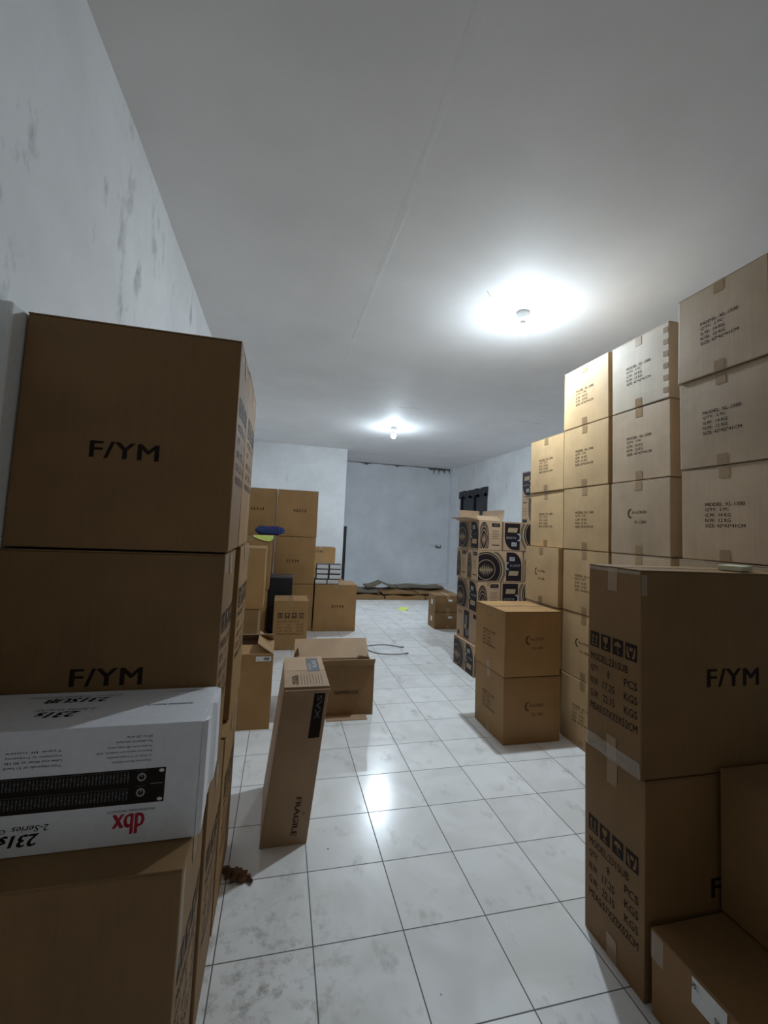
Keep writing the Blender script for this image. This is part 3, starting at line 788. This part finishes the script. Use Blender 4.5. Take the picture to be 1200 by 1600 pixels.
# white equalizer box
def dbx_box():
    x0, x1, y0, y1, z0, z1 = -.672, -.142, 1.03, 1.235, .657, .898
    root = thing('equalizer_box', 'white retail box with rack equalizer picture and red lettering, lying upside down on a carton', 'box', ((x0 + x1) / 2, (y0 + y1) / 2, z0))
    w, d, h = x1 - x0, y1 - y0, z1 - z0
    sh = Shape(w, d, h, 7, .001, .0006)
    vs, fs = grid_box(sh, 18, .0015); mi = [0] * len(fs)
    pr = {'front': [], 'top': []}
    F = pr['front']; hx, hz = w / 2, h / 2
    # everything is printed upside down
    px = lambda u: u - hx   # from left edge
    rx1 = hx - .067         # right end of the rack picture
    F.append(R4(-hx + .002, rx1, -.040, .030, 1, 0))
    for row in (0, 1):
        yb = .004 if row == 0 else -.031
        for k in range(62):
            x = rx1 - .072 - k * .0066
            if x < -hx + .01: break
            F.append(R4(x - .0009, x + .0009, yb, yb + .020, 3, 1))
            t_ = yb + .010 + .006 * math.sin(k * 1.7 + row)
            F.append(R4(x - .0024, x + .0024, t_ - .001, t_ + .001, 3, 2))
        F.append(R4(-hx + .01, rx1 - .07, yb + .0225, yb + .0232, 3, 1))
        cx, cyy = rx1 - .046, (.013 if row == 0 else -.018)
        F.append(RING(cx, cyy, .0055, .0085, (-1, 1, -1, 1), 4, 20, 1)); F.append(R4(cx - .001, cx + .001, cyy, cyy + .0085, 4, 2))
        F.append(R4(cx - .012, cx + .010, cyy + .0125, cyy + .0133, 3, 1))
    F.append(R4(rx1 - .028, rx1 - .004, -.0022, -.0012, 4, 1))
    for yy in (.024, -.034): F.append(RING(rx1 - .008, yy, 0, .0035, (-1, 1, -1, 1), 5, 16, 1, 1.5))
    F.append(T('dbx', hx - .1315, -.0790, .062, .042, 2, PI, bold=.03))
    F.append(T('PROFESSIONAL PRODUCTS', hx - .128, -.0525, .09, .0045, 1, PI))
    F.append(T('231s', hx - .291, -.0905, .070, .024, 1, PI, bold=.04, italic=.25, anchor='l')[:3])
    F.append(T('2-Series', hx - .275, -.0690, .065, .012, 1, PI, bold=.01, italic=.2, anchor='l')[:3])
    F.append(T('Graphic', hx - .350, -.0690, .060, .012, 1, PI, bold=.01, italic=.2, anchor='l')[:3])
    for k, ln in enumerate(('General Description', '31 bands of 1/3 octave equalizer', 'Balanced inputs and outputs XLR', 'Six and twelve dB range switch', 'Two channel 2U rack chassis', '20 to 20 kHz')):
        F.append(T(ln, hx - .098, .047 + k * .0098, [.075, .085, .105, .085, .07, .05][k], .0048, 1, PI, anchor='l'))
    for k, ln in enumerate(('Two channels of 31 band', 'Low cut filter at 40 Hz', 'Constant Q frequency', 'Type III noise')):
        F.append(T(ln, hx - .265, .049 + k * .0098, .1, .0048, 1, PI, anchor='l'))
    P_ = pr['top']; hy = d / 2
    P_.append(T('231s', hx - .270, -.030, .085, .030, 1, PI, bold=.04, italic=.25, anchor='l'))
    P_.append(T('2-Series Graphic', hx - .245, -.004, .12, .014, 1, PI, italic=.2, anchor='l'))
    P_.append(T('231SUB', hx - .235, .048, .135, .026, 1, PI, bold=.04, italic=.25, anchor='l'))
    P_.append(T('2-Series Graphic Equalizer', hx - .215, .071, .2, .012, 1, PI, italic=.2, anchor='l'))
    P_.append(T('PROFESSIONAL PRODUCTS', hx - .09, -.0, .1, .008, 1, PI, bold=.02))
    P_.append(T('PROFESSIONAL PRODUCTS', hx - .07, .08, .08, .005, 1, PI))
    for f, decs in pr.items():
        for dc in decs:
            lay = dc[3] if len(dc) > 3 else 0
            n = len(vs); vs += [sh.face(f, a, b, .0004 + .0002 * lay) for a, b in dc[1]]
            fs += [tuple(i + n for i in q) for q in dc[2]]; mi += [dc[0]] * len(dc[2])
    mesh_obj('body', vs, fs, [WHITE_BOX, INK, RED, GREY_PRINT, SILVER, LABEL], root, mi)
    # end closure: tuck flap and two side ears standing a little proud
    v, f = box_vf(hx + .001, hx + .003, -hy + .004, hy - .006, .01, h - .004); mesh_obj('tuck_flap', v, f, WHITE_BOX, root)
    v = [(hx, -hy, .0), (hx + .010, -hy + .01, .0), (hx + .0105, -hy + .01, h - .002), (hx, -hy, h - .002), (hx + .001, -hy + .07, 0), (hx + .010, -hy + .07, .03), (hx + .010, -hy + .07, h - .02), (hx + .001, -hy + .07, h - .02)]
    mesh_obj('side_flap', v, [(0, 1, 2, 3), (1, 5, 6, 2), (3, 2, 6, 7), (0, 4, 5, 1)], WHITE_BOX, root)
    v = [(hx + .003, hy - .08, .03), (hx + .014, hy - .06, .04), (hx + .014, hy - .005, .06), (hx + .003, hy, .05), (hx + .003, hy - .08, h - .01), (hx + .012, hy - .06, h - .02), (hx + .012, hy - .005, h - .004), (hx + .003, hy, h - .002)]
    mesh_obj('side_flap', v, [(0, 1, 5, 4), (1, 2, 6, 5), (2, 3, 7, 6), (4, 5, 6, 7), (0, 3, 2, 1)], WHITE_BOX, root)
dbx_box()

# ------------------------------------------------------------------ leaning slim carton in the aisle
lean = carton('tall slim carton leaning askew on the aisle tiles, dark print panel and word FRAGILE', -.012, .182, 1.905, 2.335, 0, .640,
    {'front': [R4(.035, .083, .108, .300, 2), T('SVX', .060, .235, .10, .022, 5, -PI / 2, bold=.02)[:3] + (1,), T('FRAGILE', .036, -.205, .155, .024, 1, -PI / 2, bold=.03), T('+', .066, -.195, .012, .012, 1)],
     'top': [R4(.012, .072, -.02, .185, 5), T('SVX', .050, .085, .12, .022, 3, -PI / 2, bold=.03)[:3] + (1,), R4(.020, .023, -.005, .10, 3, 1), R4(.028, .031, -.005, .10, 3, 1),
             T('MODEL', -.055, -.125, .11, .016, 4, PI / 2, bold=.03), T('NUMBER', -.040, -.125, .12, .013, 4, PI / 2, bold=.03)] + [R4(-.022 + k * .013, -.0205 + k * .013, -.19, -.05 - .01 * (k % 3), 4) for k in range(8)]},
    card=CARD_INNER, ink=INK_SOFT, extra=(INK, SILVER, INK_SOFT, GREY_PRINT), seam='x', tape=None, shear=(.066, .01), jit=.002, bulge=.003, name='slim_cardboard_box', flapn=('lid', 'lid'), lift=.0)
v, f = box_vf(-.097 + .066, .098 + .066, -.2235, -.2185, .618, .6325)
o = mesh_obj('lid_edge', v, f, CARD_INNER, lean)

# ------------------------------------------------------------------ open carton beyond it
op = open_carton('wide low open carton with spread flaps on the aisle tiles, empty', .14, .716, 3.09, 3.285, 0, .345, {'back': (.16, 42), 'front': (.105, 50), 'right': (.095, -38), 'left': (.095, -20)}, card=CARD_DARK,
                 prints={'front': [T('NDM20/150', .09, -.01, .17, .026, 1, bold=.02)]})
v, f = box_vf(-.05, .235, -.175, -.098, .001, .006); mesh_obj('bottom_flap', v, f, CARD_INNER, op)

# carton with the white sticker, beside the left stack
tb = open_carton('carton with a small white barcode sticker standing beside the left stack', -.46, -.002, 2.965, 3.32, 0, .478, {'right': (.125, -56), 'front': (.15, -82), 'back': (.15, -60)}, card=CARD)
sticker(tb, 'front', .118, .215, .195, .226, marks=[T('UUS8', .185, .210, .035, .02, 1, bold=.05), T('*', .13, .205, .006, .006, 1)], label='small white barcode sticker')

# ------------------------------------------------------------------ left side, further back
GK = 'cartons stacked in the middle of the left side'
carton('lower carton of the nearer middle-left stack, behind the stickered carton', -.52, -.150, 3.86, 4.30, 0, .590, card=CARD_DARK, group=GK, seam='y')
carton('upper carton of the nearer middle-left stack, its top edge below the lime paper', -.50, -.120, 3.88, 4.30, .594, 1.122, card=CARD, group=GK, seam='y')
carton('lower carton of the farther middle-left stack, beside the carton with handling icons', -.55, -.118, 4.90, 5.40, 0, .600, card=CARD, group=GK, seam='y')
carton('upper carton of the farther middle-left stack, under the lime paper', -.53, -.100, 4.94, 5.40, .604, 1.196, card=CARD, group=GK, seam='y')
# lime paper draped over the edge
vs = []; fs = []
n = 6
for i in range(n + 1):
    t = i / n
    x = -.30 + .215 * t
    vs += [(x, 5.16, 1.2015), (x, 4.95, 1.2015 + .001), (x + .0, 4.925, 1.198), (x + .0, 4.922 - .004 * t, 1.196 - .008 - .048 * max(0, math.sin(min(1, t * 1.15) * PI * .5)) * (1 if t < .95 else .35))]
for i in range(n):
    for k in range(3): a = i * 4 + k; fs.append((a, a + 1, a + 5, a + 4))
o = mesh_obj('paper_sheet', vs, fs, YELLOW); s_ = o.modifiers.new('s', 'SOLIDIFY'); s_.thickness = .0012
tag(o, 'lime green paper sheet hanging over the edge of the middle-left carton stack', 'paper')
# blue bundle on the same stack
bm = bmesh.new(); bmesh.ops.create_uvsphere(bm, u_segments=28, v_segments=14, radius=1)
rnd = random.Random(3)
for v_ in bm.verts:
    c = v_.co; k = 1 + .08 * math.sin(c.x * 9 + c.y * 4) + .05 * math.sin(c.y * 15)
    c.x = math.copysign(abs(c.x) ** .6, c.x) * .165 * k; c.y = math.copysign(abs(c.y) ** .6, c.y) * .09 * k; c.z = (math.copysign(abs(c.z) ** .7, c.z) * .052 * k)
vs = [v_.co.copy() for v_ in bm.verts]; bm.verts.index_update(); fs = [tuple(q.index for q in f.verts) for f in bm.faces]; bm.free()
mz = min(v_.z for v_ in vs)
o = mesh_obj('plastic_bundle', vs, fs, BLUE, smooth=True); o.location = (-.14, 5.285, 1.2 - mz + .001)
tag(o, 'dark blue folded plastic bundle on top of the middle-left carton stack', 'bundle')

GP = 'large F/YM cartons stacked in front of the white partition'
for ci, (x0, x1) in enumerate(((-.60, -.086), (-.076, .440))):
    for r in range(3):
        z = (0, .592, 1.190)[r]; z1 = (.588, 1.186, 1.785)[r]
        lvl = ('floor-level', 'middle', 'topmost')[r]
        lab = '%s F/YM carton in the %s column before the white partition' % (lvl, 'right' if ci else 'left')
        if r == 2: lab = '%s carton with upside-down F/YM print, %s column before the white partition' % (lvl, 'right' if ci else 'left')
        carton(lab, x0, x1, 5.575, 5.97, z, z1, {'front': fym(-.02 if r < 2 else .03, -.01 if r < 2 else .04, .155, PI if r == 2 else 0)}, card=CARD, ink=INK_SOFT, group=GP, seam='y', tape='top')
fb = carton('F/YM carton on the tiles carrying the little white boxes', .458, 1.000, 5.55, 5.98, 0, .589, {'front': fym(0.03, .02, .15)}, card=CARD, ink=INK_SOFT, seam='y')
carton('low carton hidden behind the little white boxes, carrying another carton', .62, 1.18, 8.00, 8.40, 0, .352, card=CARD, seam='y')
carton('F/YM carton seen behind the little white boxes, close to the partition', .47, 1.004, 8.00, 8.40, .356, .944, {'front': fym(-.05, .22, .155)}, card=CARD, ink=INK_SOFT, seam='y')
carton('carton with four dark handling icons and weight lines, standing below the black box', -.030, .330, 4.75, 5.11, 0, .520,
       {'front': icons(0, .105, .052, .022, 1, 0) + ship_lines(0, .045, .28, .033, .018)}, card=CARD, ink=INK_SOFT, extra=(), seam='y')
o = thing('black_crate', 'plain black box standing behind the carton with handling icons', 'box', (.035, 5.36, 0))
v, f = box_vf(-.13, .13, -.11, .11, 0, .70); b_ = mesh_obj('body', v, f, BLACK, o); add_bevel(b_, .006)
v, f = box_vf(-.133, .133, -.113, .113, .701, .724); b_ = mesh_obj('lid', v, f, GREY_PRINT, o); add_bevel(b_, .004)
b_['label'] = 'grey lid rim'

# eight little white boxes
GWs = 'little white boxes stacked on the F/YM carton'
spots = [(.459, .590, 'bottom left'), (.617, .590, 'bottom right'), (.474, .654, 'second row, left'), (.637, .654, 'second row, right'), (.470, .719, 'third row, left'), (.642, .719, 'third row, right'), (.474, .784, 'top left'), (.640, .784, 'top right')]
first = None
for k, (x, z, wd) in enumerate(spots):
    if first is None:
        first = thing('small_box', '', 'box'); v, f = box_vf(0, .150, 0, .17, 0, .0605); b_ = mesh_obj('body', v, f, NAVY, first); add_bevel(b_, .002)
        v, f = box_vf(.004, .146, -.0012, .0, .006, .054); n = len(v)
        v2, f2 = box_vf(.01, .14, -.0016, -.001, .022, .0232); f = list(f) + [tuple(i + n for i in q) for q in f2]; v = list(v) + v2
        lb = mesh_obj('label', v, f, [LABEL, GREY_PRINT], first, [0] * 6 + [1] * 6); lb['label'] = 'white front label'
        r = first
    else:
        r = first.copy(); COL.objects.link(r)
        for ch in first.children:
            c = ch.copy(); COL.objects.link(c); c.parent = r
    r.location = (x, 5.605 + .01 * (k % 3), z); r['label'] = 'little white-fronted box on the F/YM carton, %s of the pile' % wd; r['group'] = GWs

# black board leaning at the partition end
o = mesh_obj('black_board', *box_vf(-.03, .03, -.012, .012, 0, 1.36), BLACK); o.location = (1.305, 8.96, 0); add_bevel(o, .004)
tag(o, 'tall narrow black board standing at the end of the white partition', 'board')

# small pair of cartons before the speaker stack
for r in (0, 1):
    c = carton('small brown taped carton near the back right, ' + ('on the floor under its twin' if r == 0 else 'on top of its twin'), 2.118, 2.50, 5.60, 5.885, r * .229, (r + 1) * .229 - .003, card=CARD_DARK, group='two small cartons near the back right', seam='y', rz=-.02)
    sticker(c, 'front', -.0, .06, .035, .062, label='small white label on the front')
    sticker(c, 'left', -.015, .045, -.02, .045, label='white label on the aisle side')

# flattened cardboard at the back wall
rnd = random.Random(21)
GF = 'flattened cartons heaped along the back wall'
flat = [(1.60, 8.38, .72, .9, .0, 0, 'lowest sheet at the left end of the cardboard heap'), (2.38, 8.36, .78, .88, .0, 0, 'wide sheet on the tiles in the middle of the heap'), (3.17, 8.38, .74, .9, .0, 0, 'sheet on the tiles at the right end of the heap'),
        (1.58, 8.50, .68, .7, .0885, 0, 'dark sheet lying over the left end of the heap'), (2.30, 8.40, .70, .8, .0885, 0, 'folded carton in the middle of the heap'), (3.06, 8.40, .76, .78, .0885, 0, 'folded carton at the right of the heap'),
        (2.02, 8.60, .62, .4, .153, 0, 'peaked bent sheet on top of the heap'), (2.86, 8.62, .98, .4, .153, 0, 'long thin sheet along the top right of the heap')]
for k, (cx, cyy, w_, d_, z_, a_, words) in enumerate(flat):
    nx_, ny_ = 10, 8; vs = []; fs = []
    th = .05 if z_ < .01 else .012
    ph = rnd.random() * 6
    for lev in (0, 1):
        for j in range(ny_ + 1):
            for i in range(nx_ + 1):
                u, v = i / nx_ - .5, j / ny_ - .5
                wv = .012 * (1 + math.sin(u * 9 + ph)) * (1 if lev else .3) + .006 * (1 + math.sin(v * 11 + ph)) * (1 if lev else .3)
                if k == 6: wv += .10 * max(0, 1 - abs(u) * 3.2)
                zz = wv + (th if lev else 0)
                x = u * w_; y = v * d_
                vs.append((x * math.cos(a_) - y * math.sin(a_), x * math.sin(a_) + y * math.cos(a_), zz))
    def I(l, j, i): return l * (nx_ + 1) * (ny_ + 1) + j * (nx_ + 1) + i
    for j in range(ny_):
        for i in range(nx_):
            fs.append((I(1, j, i), I(1, j, i + 1), I(1, j + 1, i + 1), I(1, j + 1, i))); fs.append((I(0, j, i), I(0, j + 1, i), I(0, j + 1, i + 1), I(0, j, i + 1)))
    for i in range(nx_): fs.append((I(0, 0, i), I(0, 0, i + 1), I(1, 0, i + 1), I(1, 0, i))); fs.append((I(0, ny_, i + 1), I(0, ny_, i), I(1, ny_, i), I(1, ny_, i + 1)))
    for j in range(ny_): fs.append((I(0, j + 1, 0), I(0, j, 0), I(1, j, 0), I(1, j + 1, 0))); fs.append((I(0, j, nx_), I(0, j + 1, nx_), I(1, j + 1, nx_), I(1, j, nx_)))
    o = mesh_obj('flattened_carton', vs, fs, CARD_OLD if k in (3, 6, 7) else CARD_DARK)
    o.location = (cx, cyy, z_ + .001); tag(o, words + ' by the back wall', 'cardboard', GF)

# ------------------------------------------------------------------ right foreground cartons
def r_left(): return icons(0.0, .055, .045, .009, 1, 0) + ship_lines(.002, -.003, .205, .042, .024)
GR = 'F/YM cartons stacked in the right foreground'
a_ = -.012
for r in (0, 1):
    c = carton('tall F/YM carton with four handling icons, %s of the right foreground pair' % ('lower' if r == 0 else 'upper'), 1.090 + (0 if r else .010), 1.775, 1.100, 1.350 - (.015 if r else 0), r * .621, r * .621 + (.618 if r == 0 else .624),
               {'front': fym(.008, -.018, .212), 'left': r_left()}, card=CARD_DARK, group=GR, seam='x', tw=.042, tlen=.075, bulge=.004, rz=a_ * 1, jit=.004)
    sh = root_shape[c.name]
    if r:
        # crinkled clear tape at the corner and along the bottom seam
        vs, fs = [], []
        pv, pf = patch(sh, 'front', -.3425, -.322, .235, .300, .002, 3, 8); mesh_obj('clear_tape', pv, pf, CLEAR, c)
        pv, pf = patch(sh, 'left', -.115, .117, -.310, -.262, .002, 10, 3)
        rn = random.Random(2)
        pv = [p + Vector((-rn.uniform(0, .004), 0, 0)) for p in pv]
        mesh_obj('clear_tape', pv, pf, CLEAR, c)
        pv, pf = patch(sh, 'left', -.117, .117, .298, .3095, .002, 12, 1)
        pv = [p + Vector((-rn.uniform(0, .003), 0, 0)) for p in pv]
        mesh_obj('clear_tape', pv, pf, CLEAR, c)
# low wide carton and the square one on it
c = carton('low wide carton with a white shipping label in the bottom right corner', 1.105, 1.80, .50, 1.081, 0, .229, {'left': [T('231S GRAPHIC EQ 231SUB', .03, -.005, .30, .018, 1, bold=.01), T('QTY:  8 PCS', -.02, -.04, .2, .018, 1, bold=.01), T('N.W: 17 KGS', -.02, -.075, .2, .018, 1, bold=.01)]},
           card=CARD_DARK, group=None, seam='y', tw=.05, tlen=.05)
sticker(c, 'left', -.165, -.075, .045, .108, marks=[T('FM', -.155, .09, .012, .02, 1, PI / 2), T('SN', -.095, .065, .02, .012, 1)], label='white shipping label')
sh = root_shape[c.name]; pv, pf = patch(sh, 'left', -.292, -.25, .04, .112, .002, 3, 3); mesh_obj('clear_tape', pv, pf, CLEAR, c)
carton('square blank carton on the low carton in the right foreground, at the frame edge', 1.364, 1.784, .67, 1.083, .2335, .645, None, card=CARD_DARK, seam='x', tape='top')
# small pad on the upper foreground carton
o = mesh_obj('paper_pad', *box_vf(-.05, .05, -.035, .035, 0, .018), [CREAM]); o.location = (1.55, 1.17, 1.247); o.rotation_euler = (0, 0, .35); add_bevel(o, .003)
tag(o, 'small cream pad lying on the upper foreground carton', 'pad')

# ------------------------------------------------------------------ small things on the floor and walls
def tube(name, pts, r, mat, seg=10, rings=None):
    P = [Vector(p) for p in pts]; Q = []
    for i in range(len(P) - 1):
        p0 = P[max(0, i - 1)]; p1 = P[i]; p2 = P[i + 1]; p3 = P[min(len(P) - 1, i + 2)]
        for k in range(8):
            t = k / 8
            Q.append(.5 * ((2 * p1) + (-p0 + p2) * t + (2 * p0 - 5 * p1 + 4 * p2 - p3) * t * t + (-p0 + 3 * p1 - 3 * p2 + p3) * t ** 3))
    Q.append(P[-1]); vs, fs = [], []
    for i, q in enumerate(Q):
        d = (Q[min(i + 1, len(Q) - 1)] - Q[max(i - 1, 0)]).normalized()
        a = d.cross(Vector((0, 0, 1))).normalized() if abs(d.z) < .95 else Vector((1, 0, 0)); b = a.cross(d)
        for k in range(seg): vs.append(q + a * r * math.cos(2 * PI * k / seg) + b * r * math.sin(2 * PI * k / seg))
    for i in range(len(Q) - 1):
        for k in range(seg): fs.append((i * seg + k, i * seg + (k + 1) % seg, (i + 1) * seg + (k + 1) % seg, (i + 1) * seg + k))
    fs.append(tuple(range(seg))); fs.append(tuple(reversed(range((len(Q) - 1) * seg, len(Q) * seg))))
    return vs, fs
ct = thing('loose_cable', 'thin grey cable bent in a hairpin on the tiles beyond the open carton', 'cable', (1.2, 4.68, 0))
vs, fs = tube('c', [(p[0] - 1.2, p[1] - 4.68, .007) for p in ((1.403, 4.75), (1.32, 4.82), (1.229, 4.868), (1.12, 4.86), (1.03, 4.828), (.985, 4.74), (1.02, 4.62), (1.10, 4.53), (1.21, 4.496), (1.30, 4.49), (1.384, 4.505))], .006, RUBBER)
mesh_obj('cord', vs, fs, RUBBER, ct, smooth=True)
for (x, y) in ((.203, .07), (.184, -.175)):
    v, f = box_vf(x - .005, x + .03, y - .01, y + .01, .001, .017); b_ = mesh_obj('plug', v, f, RUBBER, ct); add_bevel(b_, .003)
vs = []
for (x, y, z) in ((-.09, -.05, 0), (.02, -.1, .0), (.09, -.07, .045), (.0, .06, .035), (-.08, .05, .0), (.07, .02, .0)): vs.append((x, y, z + .001))
o = mesh_obj('paper_scrap', vs, [(0, 1, 3), (0, 3, 4), (1, 2, 3), (1, 5, 2), (2, 5, 3)], YELLOW); o.location = (2.06, 6.98, 0); s_ = o.modifiers.new('s', 'SOLIDIFY'); s_.thickness = .001; s_.offset = 1
tag(o, 'creased yellow paper scrap on the tiles near the back of the room', 'paper')
# brown scrap by the left stack
rnd = random.Random(13); vs = []; fs = []; n = 14
for i in range(n + 1):
    t = i / n
    w_ = .030 * math.sin(PI * min(1, t * .9 + .12)) * (1 + .35 * math.sin(i * 2.3)) + .004
    cx = -.05 + .11 * t; cyy = .035 - .07 * t + .008 * math.sin(i * 1.7)
    for s2 in (-1, -.3, .3, 1): vs.append((cx + s2 * w_ * .5, cyy + s2 * w_ * .7, .004 + .008 * rnd.random() + (0 if abs(s2) > .9 else .012)))
for i in range(n):
    for k in range(3): a = i * 4 + k; fs.append((a, a + 1, a + 5, a + 4))
o = mesh_obj('brown_scrap', vs, fs, SCRAP); o.location = (-.085, 1.775, 0); s_ = o.modifiers.new('s', 'SOLIDIFY'); s_.thickness = .002; s_.offset = 1
tag(o, 'small ragged brown scrap on the tiles at the foot of the left stack', 'scrap')

# bracket on the back wall
t_ = thing('wall_switch', 'small grey switch box with a loose wire on the back wall', 'switch', (3.98, 10.5, .95))
v, f = box_vf(-.07, .07, -.05, -.001, -.035, .035); b_ = mesh_obj('body', v, f, GREY_PRINT, t_); add_bevel(b_, .006)
v, f = box_vf(-.045, .045, -.054, -.05, .0, .03); mesh_obj('switch_plate', v, f, LABEL, t_)
vs, fs = tube('w', [(-.07, -.02, .01), (-.14, -.03, .02), (-.21, -.015, .05), (-.25, -.01, .06)], .008, RUBBER); mesh_obj('wire', vs, fs, LABEL, t_, smooth=True)

# ------------------------------------------------------------------ ceiling bulbs
def lathe(prof, seg=28):
    vs, fs = [], []
    for r, z in prof:
        for k in range(seg): a = 2 * PI * k / seg; vs.append((r * math.cos(a), r * math.sin(a), z))
    for i in range(len(prof) - 1):
        for k in range(seg): fs.append((i * seg + k, i * seg + (k + 1) % seg, (i + 1) * seg + (k + 1) % seg, (i + 1) * seg + k))
    return vs, fs
lamp0 = None
for (x, y, lab) in ((1.655, 2.756, 'bare lit bulb in a white ceiling socket, nearer to the camera'), (1.68, 6.64, 'bare lit bulb in a white ceiling socket, farther back')):
    if lamp0 is None:
        lamp0 = thing('ceiling_bulb', lab, 'lamp', (x, y, CZ), 0, 'two bare bulbs on the ceiling'); r = lamp0
        vs, fs = lathe([(.0, -.0005), (.048, -.0005), (.050, -.008), (.046, -.020), (.030, -.040), (.027, -.070), (.0, -.071)]); mesh_obj('socket', vs, fs, CERAM, r, smooth=True)
        vs, fs = lathe([(.0, -.0712), (.014, -.0712), (.016, -.080), (.024, -.092), (.026, -.100)]); mesh_obj('bulb_base', vs, fs, CERAM, r, smooth=True)
        prof = [(.024, -.1005), (.0245, -.101)] + [(.040 * math.cos(a), -.134 + .043 * math.sin(a)) for a in [math.radians(50 - 140 * i / 21) for i in range(22)]]
        prof[-1] = (0.0001, prof[-1][1])
        vs, fs = lathe(prof); b_ = mesh_obj('bulb', vs, fs, [BULBM, BULBTOP], r, [1 if sum(vs[q][2] for q in f) / 4 > -.154 else 0 for f in fs], smooth=True); b_['label'] = 'glowing white globe'
    else:
        r = lamp0.copy(); COL.objects.link(r); r.location = (x, y, CZ); r['label'] = lab
        for ch in lamp0.children:
            c = ch.copy(); COL.objects.link(c); c.parent = r
